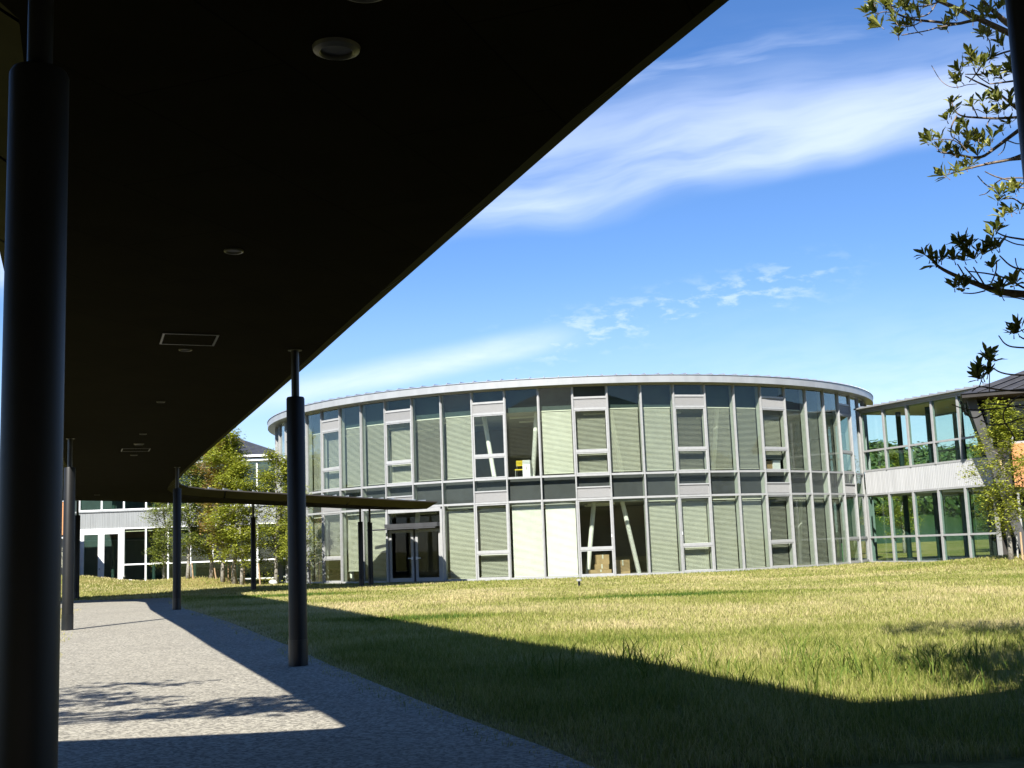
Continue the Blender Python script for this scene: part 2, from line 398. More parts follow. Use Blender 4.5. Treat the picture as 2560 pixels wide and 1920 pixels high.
b = MB(); b.add([(x,y,gz(x,y)+.012) for x,y in vs], fs)
tag(b.build('path', path_m), kind='structure')

# ------------------------------------------------------------------ round building
RC = Vector((3.1606,67.9455)); RR = 16.7748; RR2 = 17.2576
A0, DA = -0.85038, R_(5.2228)
Z0, ZL, Z1, ZT, ZR = -0.146, 3.257, 4.31, 8.30, 8.614
def mpt(i, r=RR):
    a_ = A0+i*DA; return Vector((RC.x+r*math.sin(a_), RC.y-r*math.cos(a_)))
def bay_frame(i):
    p0, p1 = mpt(i), mpt(i+1); t = (p1-p0); L = t.length; t = t/L
    nn = Vector((t.y,-t.x)); return (p0, t, nn), L
rb = root('round_building', (RC.x,RC.y,0), 'two storey round glass building with blinds and thin metal roof edge', 'building')
UP_LOUVER = {-6,-3,0,3,6,9,12,15,19}; UP_OPEN = {6,7}
LO_TRANS = {-6,-3,0,6,9,12,15,19,20}; LO_OPEN = {9,10}; DOOR = {3,4}
MW = 0.031
def slats(mb, fr, a0, a1, d, z0, z1, tilt, pitch=0.056, wid=0.060):
    o, t, nn = fr; k = int((z1-z0)/pitch)
    for j in range(k):
        z = z0+pitch*(j+.5); c_, s_ = math.cos(tilt)*wid/2, math.sin(tilt)*wid/2
        P = lambda a, e, zz: (o.x+t.x*a+nn.x*e, o.y+t.y*a+nn.y*e, zz)
        mb.add([P(a0,d-c_,z+s_),P(a1,d-c_,z+s_),P(a1,d+c_,z-s_),P(a0,d+c_,z-s_)], [(0,1,2,3)])
rng = random.Random(3)
def make_bay(i):
    fr, L = bay_frame(i); a0, a1 = MW, L-MW
    # mullion with a deep inner fin
    zb_ = ZL-.06 if i == 4 else Z0
    b = MB(); b.bar(fr,-MW,MW,-.06,.075,zb_,ZT); b.bar(fr,-.012,.012,.075,.095,zb_+.02,ZT-.02)
    b.cur = 1; b.bar(fr,-.022,.022,-.27,-.06,zb_+.05,ZT-.05)
    b.build('mullion',[M['alu'],M['alu_fin']],rb)
    # upper window
    b = MB(); b.bar(fr,a0,a1,-.05,.05,Z1-.045,Z1+.045); b.bar(fr,a0,a1,-.05,.045,ZT-.05,ZT)
    zlo, zhi = Z1+.055, ZT-.05
    b.bar(fr,a0,a0+.022,-.048,.032,zlo,zhi); b.bar(fr,a1-.022,a1,-.048,.032,zlo,zhi)
    lv = i in UP_LOUVER
    if lv:
        b.bar(fr,a0,a1,-.05,.045,5.30,5.39); b.bar(fr,a0,a1,-.05,.045,7.20,7.30); b.bar(fr,a0,a1,-.05,.045,7.70,7.79)
        for (zz0,zz1) in ((zlo,5.30),(5.39,7.20)):     # opening casement frames
            b.bar(fr,a0+.022,a0+.06,-.045,.03,zz0,zz1); b.bar(fr,a1-.06,a1-.022,-.045,.03,zz0,zz1)
            b.bar(fr,a0+.06,a1-.06,-.045,.03,zz0,zz0+.05); b.bar(fr,a0+.06,a1-.06,-.045,.03,zz1-.05,zz1)
    wn = b.build('window',M['alu'],rb)
    b = MB()
    if lv:
        for zz0, zz1 in ((zlo+.05,5.25),(5.44,7.15),(7.79,zhi)): b.bar(fr,a0+.01,a1-.01,-.012,0,zz0,zz1)
    else: b.bar(fr,a0,a1,-.012,0,zlo,zhi)
    b.build('pane',M['glass'],wn)
    if lv:
        b = MB(); b.bar(fr,a0,a1,-.05,-.02,7.30,7.70)
        k = int((a1-a0)/.035)
        for j in range(k): b.bar(fr,a0+.035*j+.006,a0+.035*j+.024,-.02,.015,7.31,7.69)
        b.build('louver',M['louver'],wn)
    # ceiling bulkhead behind the top of the window
    b = MB(); b.bar(fr,.03,L-.03,-.40,-.36,7.27,ZT-.02); b.bar(fr,.03,L-.03,-.36,-.35,7.74,7.78); b.build('bulkhead',M['bulk'],wn)
    if i not in UP_OPEN:
        b = MB(); tl = rng.uniform(.30,.70) if i not in (8,12) else (.95 if i == 8 else .30)
        low = 4.46
        if i == 15: low = 4.92
        slats(b,fr,.12,L-.09,-.30,low,7.22,tl); b.bar(fr,.11,L-.08,-.33,-.27,7.22,7.27); b.bar(fr,.11,L-.08,-.32,-.28,low-.03,low-.005)
        b.build('blind',M['blind'],wn)
    else:
        b = MB(); slats(b,fr,.12,L-.09,-.30,6.95 if i==6 else 5.2,7.22,-0.05,.06,.03); b.build('blind',M['blind'],wn)
    # spandrel
    b = MB(); b.bar(fr,a0,a1,-.05,.05,ZL-.045,ZL+.045)
    if lv: b.bar(fr,a0,a1,-.05,.045,3.74,3.80)
    sp_ = b.build('spandrel',M['alu'],rb)
    b = MB(); b.bar(fr,a0,a1,-.012,0,3.80 if lv else ZL+.055,Z1-.055); b.build('pane',M['glass_clear'],sp_)
    b = MB(); b.bar(fr,.04,L-.04,-.30,-.26,ZL+.02,Z1-.02); b.build('backing_panel',M['dark_panel'],sp_)
    if lv:
        b = MB(); b.bar(fr,a0,a1,-.05,-.02,ZL+.055,3.74)
        k = int((a1-a0)/.035)
        for j in range(k): b.bar(fr,a0+.035*j+.006,a0+.035*j+.024,-.02,.015,ZL+.065,3.73)
        b.build('louver',M['louver'],sp_)
    # lower window
    if i in DOOR: return
    b = MB(); b.bar(fr,a0,a1,-.05,.05,Z0-.25,Z0+.10); zlo, zhi = Z0+.10, ZL-.055
    b.bar(fr,a0,a0+.022,-.048,.032,zlo,zhi); b.bar(fr,a1-.022,a1,-.048,.032,zlo,zhi)
    tr = i in LO_TRANS
    if tr:
        b.bar(fr,a0,a1,-.05,.045,1.03,1.12)
        for (zz0,zz1) in ((zlo,1.03),(1.12,zhi)):
            b.bar(fr,a0+.022,a0+.06,-.045,.03,zz0,zz1); b.bar(fr,a1-.06,a1-.022,-.045,.03,zz0,zz1)
            b.bar(fr,a0+.06,a1-.06,-.045,.03,zz0,zz0+.05); b.bar(fr,a0+.06,a1-.06,-.045,.03,zz1-.05,zz1)
    wn = b.build('window',M['alu'],rb)
    b = MB()
    if tr:
        for zz0, zz1 in ((zlo+.05,.98),(1.17,zhi-.05)): b.bar(fr,a0+.01,a1-.01,-.012,0,zz0,zz1)
    else: b.bar(fr,a0,a1,-.012,0,zlo,zhi)
    b.build('pane',M['glass'],wn)
    if tr and i in (6,9,12,15):
        b = MB(); q = .05 if i != 9 else L-.09
        b.bar(fr,q+.0,q+.03,.03,.06,1.55,1.68); b.build('handle',M['white'],wn)
    b = MB(); low = Z0+.13
    if i == 6: low = .05
    if i == 1: low = .45
    if i == 0: low = 1.15
    if i in LO_OPEN: slats(b,fr,.12,L-.09,-.30,2.75 if i==9 else .6,3.05,-.05,.06,.022)
    else:
        tl = rng.uniform(.35,.75)
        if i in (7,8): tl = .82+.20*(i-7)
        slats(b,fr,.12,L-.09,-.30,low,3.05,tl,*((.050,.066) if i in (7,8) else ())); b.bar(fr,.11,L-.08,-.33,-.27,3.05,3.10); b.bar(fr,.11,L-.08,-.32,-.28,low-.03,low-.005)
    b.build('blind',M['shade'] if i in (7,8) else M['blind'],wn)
NB = range(-7,26)
for i in NB: make_bay(i)
# far side of the drum: plain glazing wall
b = MB()
k0, k1 = 26, -7+69
for i in range(k0,k1):
    p0, p1 = mpt(i), mpt(i+1)
    b.add([(p0.x,p0.y,Z0-.2),(p1.x,p1.y,Z0-.2),(p1.x,p1.y,ZT),(p0.x,p0.y,ZT)],[(0,1,2,3)])
b.build('rear_wall',M['dark_panel'],rb)
def ring(mb, r0, r1, z0, z1, n=138):
    vs, fs = [], []
    for k in range(n):
        a_ = 2*math.pi*k/n; cs, sn = math.cos(a_), math.sin(a_)
        for r, z in ((r0,z0),(r1,z0),(r1,z1),(r0,z1)): vs.append((RC.x+r*cs,RC.y+r*sn,z))
    for k in range(n):
        q = (k+1)%n
        for m_ in range(4): fs.append((k*4+m_, q*4+m_, q*4+(m_+1)%4, k*4+(m_+1)%4))
    mb.add(vs, fs)
b = MB(); ring(b,RR-.6,RR2,ZT+.004,ZR); o = b.build('fascia',M['fascia'],rb); autosmooth(o)
b = MB(); 
n_ = 138; vs = [(RC.x+(RR2+.03)*math.cos(2*math.pi*k/n_),RC.y+(RR2+.03)*math.sin(2*math.pi*k/n_),ZR+.01) for k in range(n_)]
vs += [(RC.x+(RR2+.03)*math.cos(2*math.pi*k/n_),RC.y+(RR2+.03)*math.sin(2*math.pi*k/n_),ZR+.035) for k in range(n_)]+[(RC.x,RC.y,ZR+.95)]
b.add(vs,[(k,(k+1)%n_,n_+(k+1)%n_,n_+k) for k in range(n_)]+[(n_+k,n_+(k+1)%n_,2*n_) for k in range(n_)])
nr = 168
for k in range(nr):
    a_ = 2*math.pi*(k+.3)/nr; d = Vector((math.cos(a_),math.sin(a_))); s_ = Vector((-d.y,d.x))*.028
    q = lambda r, sg, z: (RC.x+d.x*r+s_.x*sg, RC.y+d.y*r+s_.y*sg, z)
    ra, rb_ = RR2+.035, 12.0; za, zb_ = ZR+.03, ZR+.03+.92*(RR2-12.0)/RR2
    b.hexa([q(rb_,-1,zb_),q(ra,-1,za),q(ra,1,za),q(rb_,1,zb_),q(rb_,-.4,zb_+.075),q(ra-.10,-.4,za+.085),q(ra-.10,.4,za+.085),q(rb_,.4,zb_+.075)])
b.build('roof',M['roof_metal'],rb)
b = MB(); b.lathe((RC.x,RC.y,0),[(RR-.42,3.12),(RR-.42,4.26)],96); b.build('floor_slab',M['ceil'],rb)
b = MB(); b.lathe((RC.x,RC.y,0),[(RR-.42,7.28),(RR-.42,7.9)],96); b.build('ceiling',M['ceil'],rb)
b = MB(); b.lathe((RC.x,RC.y,0),[(RR-.06,Z0-.3),(RR-.06,Z0+.06)],96); b.build('floor',M['floor'],rb)
b = MB(); b.lathe((RC.x,RC.y,0),[(9.5,Z0+.06),(9.5,3.12)],48); b.lathe((RC.x,RC.y,0),[(9.5,4.26),(9.5,7.28)],48)
b.build('core_wall',M['core'],rb)
def ipos(i, r): a_ = A0+i*DA; return (RC.x+r*math.sin(a_), RC.y-r*math.cos(a_))
for (it, ib, lev) in ((6.12,6.42,1),(7.85,7.65,1),(2.35,2.62,1),(-1.4,-1.7,1),(10.2,10.5,1),(13.9,13.6,1),(16.8,17.1,1),(9.55,9.25,0),(10.45,10.88,0),(3.62,3.35,0),(0.2,0.5,0),(13.4,13.15,0),(14.5,14.9,0),(17.5,17.2,0)):
    b = MB(); za, zb_ = (4.26,7.29) if lev else (Z0+.06,3.13)
    b.tube([(*ipos(ib,RR-1.15),za),(*ipos(it,RR-1.15),zb_)],.105,14); autosmooth(b.build('slanted_column',M['tube'],rb))
for lev, zc in ((1,7.20),(0,3.05)):
    for j in range(9):
        i = -1+2.6*j
        for r in (RR-2.2,RR-4.2):
            p0 = Vector(ipos(i,r)); p1 = Vector(ipos(i+1.0*RR/r,r)); t = (p1-p0).normalized(); fr = (p0,t,Vector((t.y,-t.x)))
            b = MB(); b.bar(fr,0,1.25,-.05,.05,zc,zc+.07); b.build('strip_light',M['lightstrip'],rb)
# entrance: two door leaves under a transom and a metal hood
fr, L = bay_frame(3); fr2, L2 = bay_frame(4)
p0, p1 = mpt(3), mpt(5); t = p1-p0; DL = t.length; t = t/DL; DF = (p0, t, Vector((t.y,-t.x)))
b = MB()
b.bar(DF,.0,.10,-.05,.16,Z0-.2,3.10); b.bar(DF,DL-.12,DL-.0,-.05,.16,Z0-.2,3.10); b.bar(DF,.10,DL-.12,-.05,.10,3.02,3.20)
b.bar(DF,.10,DL-.12,-.05,.16,Z0-.2,Z0+.03)
dp = b.build('entrance_frame',M['alu'],rb)
b = MB(); b.bar(DF,.10,DL-.12,-.04,.40,2.34,2.52); b.bar(DF,-.85,DL-.2,.36,.46,2.27,2.33); b.build('hood',M['dark_panel'],dp)
b = MB(); b.bar(DF,.10,DL-.12,-.01,0,2.52,3.02); b.build('pane',M['glass_clear'],dp)
for k, (u0,u1) in enumerate(((.13,DL/2-.09),(DL/2+.03,DL-.15))):
    b = MB(); z0_, z1_ = Z0+.05, 2.24; w_ = .12
    b.bar(DF,u0,u0+w_,.02,.08,z0_,z1_); b.bar(DF,u1-w_,u1,.02,.08,z0_,z1_); b.bar(DF,u0+w_,u1-w_,.02,.08,z0_,z0_+.17); b.bar(DF,u0+w_,u1-w_,.02,.08,z1_-.13,z1_)
    d_ = b.build('door',M['alu'],rb)
    b = MB(); b.bar(DF,u0+w_,u1-w_,.045,.055,z0_+.17,z1_-.13); b.build('pane',M['glass_clear'],d_)
    b = MB(); q = u1-.06 if k == 0 else u0+.06
    b.bar(DF,q-.03,q+.22 if k else q-.22,.10,.13,.93,.97); b.bar(DF,q-.03,q+.03,.08,.13,.88,1.02); b.build('handle',M['white'],d_)
b = MB(); b.bar(DF,DL/2-.09,DL/2+.03,-.02,.03,Z0,2.26); b.build('door_post',M['dark_panel'],rb)

# things standing just inside the glass
def on_floor(i, r, z=Z0+.06): x, y = ipos(i,r); return Vector((x,y,z))
def carton(i, r, z, w_, d_, h, label):
    p_ = on_floor(i,r,z); a_ = A0+i*DA+rng.uniform(-.15,.15); t = Vector((math.cos(a_),math.sin(a_))); fr = (Vector((p_.x,p_.y)),t,Vector((t.y,-t.x)))
    rt = root('cardboard_box',p_,label,'box','cardboard boxes inside the ground floor window')
    b = MB(); b.bar(fr,-w_/2,w_/2,-d_/2,d_/2,z,z+h); b.build('body',M['card'],rt)
    b = MB(); b.bar(fr,-.03,.03,-d_/2-.003,d_/2+.003,z+h*.6,z+h+.003); b.build('tape',M['blind'],rt)
zf = Z0+.06
carton(9.62,RR-.85,zf,.95,.45,.24,'flat pale cardboard box on the floor behind the lower pane with dark opening')
carton(9.72,RR-1.55,zf,.62,.5,.46,'bottom cardboard box of the stack behind the flat box')
carton(9.75,RR-1.55,zf+.46,.58,.46,.42,'cardboard box topmost of the stack behind the flat box')
carton(10.35,RR-1.1,zf,.62,.45,.62,'tall cardboard box at the foot of the left leaning white column')
p_ = on_floor(0.45,RR-.75); rt = root('clay_jar',p_,'squat brown jar behind the lower left glass','jar')
b = MB(); b.lathe(p_,[(.08,0),(.16,.08),(.19,.22),(.15,.36),(.09,.42),(.11,.47)],20); autosmooth(b.build('body',M['brown'],rt))
b = MB(); b.lathe(p_,[(.115,.47),(.115,.50),(.03,.53)],20); b.build('lid',M['brown'],rt)
p_ = on_floor(1.62,RR-.75); rt = root('white_canister',p_,'white upright canister under the raised blind left of the dark post pair','canister')
b = MB(); b.lathe(p_,[(.17,0),(.17,.5),(.12,.58)],20); autosmooth(b.build('body',M['white'],rt))
b = MB(); b.lathe(p_,[(.06,.58),(.06,.66),(.0,.67)],14); b.build('cap',M['lightstrip'],rt)
p_ = on_floor(15.55,RR-.55,4.26); a_ = A0+15.5*DA; t = Vector((math.cos(a_),math.sin(a_))); fr = (Vector((p_.x,p_.y)),t,Vector((t.y,-t.x)))
rt = root('storage_box',p_,'pale box on the upper floor sill below a half raised blind','box')
b = MB(); b.bar(fr,-.45,.05,-.2,.15,4.36,4.80); b.build('tan_side',M['card'],rt)
b = MB(); b.bar(fr,.06,.52,-.2,.2,4.36,4.80); b.bar(fr,.05,.53,-.21,.21,4.80,4.84); b.build('body',M['white'],rt)
p_ = on_floor(19.5,RR-.6); a_ = A0+19.5*DA; t = Vector((math.cos(a_),math.sin(a_))); fr = (Vector((p_.x,p_.y)),t,Vector((t.y,-t.x)))
rt = root('green_shelf',p_,'small light green shelf rack behind the lower right glass of the round building','shelf')
b = MB()
for z in (.25,.50,.75): b.bar(fr,-.33,.33,-.14,.14,z,z+.03); b.bar(fr,-.33,.33,-.14,-.12,z+.03,z+.10)
b.build('shelf',M['green_pl'],rt)
b = MB()
for a_ in (-.33,.30):
    b.bar(fr,a_,a_+.03,-.145,.145,zf,.86)
b.build('upright',M['green_pl'],rt)
p_ = on_floor(7.28,RR-.9,4.26); a_ = A0+7.3*DA; t = Vector((math.cos(a_),math.sin(a_))); fr = (Vector((p_.x,p_.y)),t,Vector((t.y,-t.x)))
rt = root('yellow_chair',p_,'yellow backed chair in the upper window with raised blind','chair')
b = MB(); b.bar(fr,-.2,.2,-.2,.2,4.70,4.74); b.build('seat',M['yellow'],rt)
b = MB(); b.bar(fr,-.2,.2,-.22,-.2,4.90,5.16); b.build('backrest',M['yellow'],rt)
for ax in (-.18,.16):
    for dd in (-.215,.17):
        b = MB(); b.bar(fr,ax,ax+.02,dd,dd+.02,4.26,4.70 if dd > 0 else 4.95); b.build('leg',M['greypole'],rt)
p_ = on_floor(7.52,RR-.8,4.26); fr = (Vector((p_.x,p_.y)),t,Vector((t.y,-t.x)))
rt = root('white_cabinet',p_,'narrow white cabinet beside the yellow chair in the upper window','cabinet')
b = MB(); b.bar(fr,-.17,.17,-.2,.2,4.26,5.12); b.build('body',M['white'],rt)
b = MB(); b.bar(fr,-.02,.02,.2,.215,4.7,4.85); b.build('handle',M['greypole'],rt)

# ------------------------------------------------------------------ glazed links
def glazed_run(rt, p0, p1, nb, z0, z1, trans, glassm, skip=(), frame='alu'):
    p0, p1 = Vector(p0[:2]), Vector(p1[:2]); t = p1-p0; L = t.length; t = t/L; w_ = L/nb
    for k in range(nb):
        fr = (p0+t*(w_*k), t, Vector((t.y,-t.x)))
        if k in skip: continue
        b = MB(); b.bar(fr,-.05,.05,-.12,.07,z0,z1); b.bar(fr,.05,w_-.05,-.06,.05,z0,z0+.09); b.bar(fr,.05,w_-.05,-.06,.05,z1-.08,z1)
        for z in trans: b.bar(fr,.05,w_-.05,-.06,.05,z-.045,z+.045)
        if k == nb-1: b.bar(fr,w_-.05,w_+.05,-.12,.07,z0,z1)
        wn = b.build('window',M[frame],rt)
        b = MB(); zs = [z0+.045]+list(trans)+[z1-.04]
        for q0, q1 in zip(zs,zs[1:]): b.bar(fr,.05,w_-.05,-.012,0,q0+.045,q1-.045)
        b.build('pane',glassm,wn)
def ribbed(mb, fr, L, z0, z1, pitch=.11):
    mb.bar(fr,0,L,-.06,.03,z0,z1)
    k = int(L/pitch)
    for j in range(k): mb.bar(fr,j*pitch+.02,j*pitch+.06,.03,.045,z0+.01,z1-.01)
# right link
LA, LB = Vector((17.72,58.9)), Vector((21.0,51.2))
lt = (LB-LA).normalized(); ln = Vector((lt.y,-lt.x))
if ln.x > 0: ln = -ln
LK = root('glass_link',(LA.x,LA.y,0),'two storey glazed passage joining the round building to the right hand hall','building')
back = -ln*4.6
LL = (LB-LA).length
def run_pts(a_, b_):      # outward normal of (t.y,-t.x) must face the lawn
    t = (b_-a_); nn = Vector((t.y,-t.x)); return (a_,b_) if nn.dot(ln) > 0 else (b_,a_)
q0, q1 = run_pts(LA,LB); NBAY = 5
FRL = (q0,(q1-q0).normalized(),ln)
glazed_run(LK,q0,q1,NBAY,4.38,7.44,[5.42],M['glass_link'])
glazed_run(LK,q0,q1,NBAY,-.16,3.26,[1.10],M['glass_link'])
b = MB(); ribbed(b,FRL,LL,3.26,4.38); b.build('band',M['band'],LK)
b = MB(); b.bar(FRL,-.1,LL+.1,-4.8,.12,7.44,7.62); b.bar(FRL,-.15,LL+.1,.12,.30,7.56,7.63); b.build('roof',M['fascia'],LK)
b = MB()
for j in range(16): b.bar(FRL,.3+.55*j,.33+.55*j,-2,.30,7.63,7.69)
b.build('roof_rib',M['roof_metal'],LK)
b = MB(); b.bar(FRL,0,LL,-4.6,-.13,7.30,7.42); b.build('ceiling',M['tan'],LK)
b = MB(); b.bar(FRL,0,LL,-4.6,-.13,3.12,4.30); b.build('floor_slab',M['tan'],LK)
b = MB(); b.bar(FRL,0,LL,-4.6,-.0,-.3,-.10); b.build('floor',M['floor'],LK)
qb0, qb1 = q1+back, q0+back
glazed_run(LK,qb0,qb1,NBAY,4.30,7.30,[5.40],M['glass_clear'])
glazed_run(LK,qb0,qb1,NBAY,-.16,3.12,[1.10],M['glass_clear'])
for k in range(4):
    c_ = q0+FRL[1]*(LL*(k+.6)/4)-ln*1.3
    b = MB(); b.tube([(c_.x,c_.y,-.1),(c_.x,c_.y,7.31)],.13,14); autosmooth(b.build('inner_column',M['bulk'],LK))
for k in range(6):
    c_ = q0+FRL[1]*(LL*(k+.5)/6)-ln*2.4
    b = MB(); b.lathe((c_.x,c_.y,7.27),[(.09,0),(.09,.03)],14); b.build('downlight',M['lightstrip'],LK)
# left link
P0, P1 = Vector((-28.15,75.0)), Vector((-12.4,75.0))
LF = root('long_glass_link',(P0.x,P0.y,0),'long glazed passage with white double door behind the young trees','building')
FRF = (P0,Vector((1,0)),Vector((0,-1))); LLF = P1.x-P0.x; NBF = 11; bw = LLF/NBF
glazed_run(LF,P0,P1,NBF,4.55,7.42,[],M['glass_link'],frame='white')
glazed_run(LF,P0,P1,NBF,-.16,3.42,[1.08],M['glass_link'],skip=(0,1),frame='white')
b = MB(); ribbed(b,FRF,LLF,3.42,4.55); b.bar(FRF,-.3,LLF,.045,.10,4.47,4.56); b.build('band',M['panel_grey'],LF)
b = MB(); b.bar(FRF,-.2,LLF+.6,-5.5,.25,7.42,7.58); b.bar(FRF,-.2,LLF+.6,.25,.42,7.66,7.80); b.bar(FRF,-.2,LLF+.6,-5.5,.25,7.70,7.80); b.build('roof',M['white'],LF)
b = MB(); b.bar(FRF,0,LLF,-5.4,-.13,7.20,7.36); b.build('ceiling',M['tan'],LF)
b = MB(); b.bar(FRF,0,LLF,-5.4,-.13,3.35,4.45); b.build('floor_slab',M['ceil'],LF)
b = MB(); b.bar(FRF,0,LLF,-5.5,-.0,-.4,-.10); b.build('floor',M['floor'],LF)
b = MB(); b.bar(FRF,-9,LLF,-5.6,-5.4,-.2,3.3); b.bar(FRF,-9,LLF,-5.6,-5.4,4.45,7.2); b.bar(FRF,-9,-.06,-.5,-.3,-.2,7.2); b.build('rear_wall',M['bulk'],LF)
b = MB(); b.bar(FRF,.05,2*bw-.05,-.05,.10,3.24,3.42); b.bar(FRF,.0,.12,-.05,.10,-.2,3.24); b.bar(FRF,2*bw-.14,2*bw-.05,-.05,.10,-.2,3.24); df_ = b.build('door_frame',M['white'],LF)
for k, (u0,u1) in enumerate(((.14,bw-.01),(bw+.01,2*bw-.15))):
    b = MB(); w_ = .19; z0_, z1_ = -.12, 3.22
    b.bar(FRF,u0,u0+w_,.02,.08,z0_,z1_); b.bar(FRF,u1-w_,u1,.02,.08,z0_,z1_); b.bar(FRF,u0+w_,u1-w_,.02,.08,z0_,z0_+.2); b.bar(FRF,u0+w_,u1-w_,.02,.08,z1_-.16,z1_)
    d_ = b.build('door',M['white'],LF)
    b = MB(); b.bar(FRF,u0+w_,u1-w_,.045,.055,z0_+.2,z1_-.16); b.build('pane',M['glass_link'],d_)
    if k == 0:
        b = MB(); b.bar(FRF,u1-.11,u1-.05,.08,.12,.82,.90); b.build('handle',M['greypole'],d_)
for k in range(6):
    b = MB(); b.tube([(P0.x+1.4+2.7*k,77.3,-.1),(P0.x+1.4+2.7*k,77.3,7.25)],.12,12); autosmooth(b.build('inner_column',M['bulk'],LF))

# ------------------------------------------------------------------ right hand hall
HA = Vector((21.25,50.9)); ht = Vector((0.93,-0.37)).normalized(); hn = Vector((ht.y,-ht.x))
HL = root('right_hall',(HA.x,HA.y,0),'dark roofed hall with leaning grey end wall and orange cladding at the right edge','building')
FH = (HA,ht,hn)
def hp(a_, d_, z): q = HA+ht*a_+hn*d_; return (q.x,q.y,z)
# leaning fin wall: top leans towards the link
b = MB()
b.hexa([hp(.55,.95,-.1),hp(.95,.95,-.1),hp(.95,-7,-.1),hp(.55,-7,-.1),hp(-1.15,.95,7.02),hp(-.75,.95,7.02),hp(-.75,-7,7.02),hp(-1.15,-7,7.02)])
b.build('leaning_wall',M['grey_wall'],HL)
b = MB(); b.bar(FH,-.6,3.2,-.9,-.6,-.1,6.95); b.bar(FH,.2,16,-8,-7.8,-.1,6.95); b.build('recess_wall',M['dark_wall'],HL)
b = MB(); b.bar(FH,.5,16,-.3,.12,3.05,4.95); b.build('cladding',M['orange'],HL)
b = MB(); b.bar(FH,.5,16,-.35,.04,2.85,3.05); b.build('ledge',M['dark_wall'],HL)
for k in range(9):
    b = MB(); f2 = (HA+ht*(.55+1.7*k),ht,hn); b.bar(f2,0,.09,-.15,.02,4.95,6.9); b.bar(f2,.09,1.7,-.12,.0,4.95,5.05); b.bar(f2,.09,1.7,-.12,.0,6.8,6.9)
    wn = b.build('window',M['alu'],HL); b = MB(); b.bar(f2,.09,1.7,-.06,-.05,5.05,6.8); b.build('pane',M['glass_link'],wn)
    b = MB(); b.bar(f2,0,.09,-.15,.02,-.1,2.85); b.bar(f2,.09,1.7,-.12,.0,-.1,.02)
    wn = b.build('window',M['alu'],HL); b = MB(); b.bar(f2,.09,1.7,-.06,-.05,.02,2.85); b.build('pane',M['glass_link'],wn)
b = MB(); b.bar(FH,2.1,16,-4,-3.8,-.1,6.9); b.build('inner_wall',M['core'],HL)
# eave and roof
b = MB()
b.hexa([hp(-1.3,1.5,6.97),hp(17,3.1,6.97),hp(17,-8,7.05),hp(-1.3,-8,7.05),hp(-1.3,1.5,7.13),hp(17,3.1,7.16),hp(17,-8,7.25),hp(-1.3,-8,7.25)])
b.build('eave',M['dark_wall'],HL)
b = MB()
P_ = [hp(-1.35,1.55,7.14),hp(17,3.2,7.18),hp(17,-9,7.2),hp(-1.35,-9,7.2),hp(7,-3,10.2),hp(14,-3,10.2)]
b.add(P_,[(0,1,5,4),(1,2,5),(2,3,4,5),(3,0,4),(3,2,1,0)])
for k in range(1,26):
    f_ = k/26; a0_ = Vector(P_[0]).lerp(Vector(P_[1]),f_); a1_ = Vector(P_[4]).lerp(Vector(P_[5]),f_); up = Vector((0,0,.05))
    b.tube([a0_+up*.5,a1_+up*.5],.03,4)
b.build('roof',M['dark_roof'],HL)

# ------------------------------------------------------------------ left hall
GX = -25.6
GA = Vector((-40,66.0)); FG = (GA,Vector((1,0)),Vector((0,-1))); GL_ = GX-GA.x
GH = root('left_hall',(GA.x,GA.y,0),'hall with orange cladding over a beige wall at the left edge','building')
def hall_slab(name, m_, out, z0, z1):
    """slab with the plan of the hall, grown outwards by `out` (its right flank recedes to the glazed passage)"""
    b = MB(); P = [(GA.x-out,66-out),(GX+out*.6,66-out),(-28.9+out*.6,71.5+out),(GA.x-out,71.5+out)]
    b.hexa([(x,y,z0) for x,y in P]+[(x,y,z1) for x,y in P]); return b.build(name,m_,GH)
hall_slab('wall',M['beige'],0,-.2,2.70); hall_slab('ledge',M['white'],.12,2.70,2.78); hall_slab('shadow_gap',M['dark_wall'],-.05,2.78,2.90)
hall_slab('cladding',M['orange'],.08,2.90,4.78); hall_slab('ledge',M['white'],.12,4.78,4.87); hall_slab('upper_wall',M['dark_wall'],-.05,4.87,5.3); hall_slab('eave',M['dark_wall'],.5,5.3,5.45)
b = MB(); b.add([(GA.x-.7,65.3,5.454),(GX+.4,65.3,5.454),(-28.5,72.1,5.454),(GA.x-.7,72.1,5.454),(-36,68.8,6.6),(-30.5,68.8,6.6)],[(0,1,5,4),(1,2,5),(2,3,4,5),(3,0,4),(3,2,1,0)]); b.build('roof',M['dark_roof'],GH)
# sign
sx0 = at(148.2,1390,65.8).x; sx1 = sx0+.26
sg = root('wall_sign',(sx0,65.93,.75),'tall narrow black sign with vertical pale lettering on the beige wall','sign')
b = MB(); b.box(sx0,sx1,65.90,65.97,.66,2.60); b.build('board',M['sign'],sg)
def text_mesh(txt, size, name, m_, parent, mtx, ext=.004):
    cu = bpy.data.curves.new(name,'FONT'); cu.body = txt; cu.size = size; cu.extrude = ext
    tmp = bpy.data.objects.new(name+'_tmp',cu); COL.objects.link(tmp)
    dg = bpy.context.evaluated_depsgraph_get(); dg.update()
    me = bpy.data.meshes.new_from_object(tmp.evaluated_get(dg)); bpy.data.objects.remove(tmp)
    me.transform(mtx); me.materials.clear(); me.materials.append(m_)
    o = bpy.data.objects.new(name,me); COL.objects.link(o); o.parent = parent
    return o
xc = (sx0+sx1)/2
mt = Matrix.Translation(Vector((xc-.06,65.892,1.95))-sg.location) @ Matrix.Rotation(math.pi/2,4,'Y') @ Matrix.Rotation(math.pi/2,4,'X')
text_mesh('Art Gallery',.19,'lettering',M['sign_txt'],sg,mt)
b = MB(); b.tube([(xc-.01+.055*math.cos(q*math.pi/8),65.888,2.10+.055*math.sin(q*math.pi/8)) for q in range(17)],.012,6)
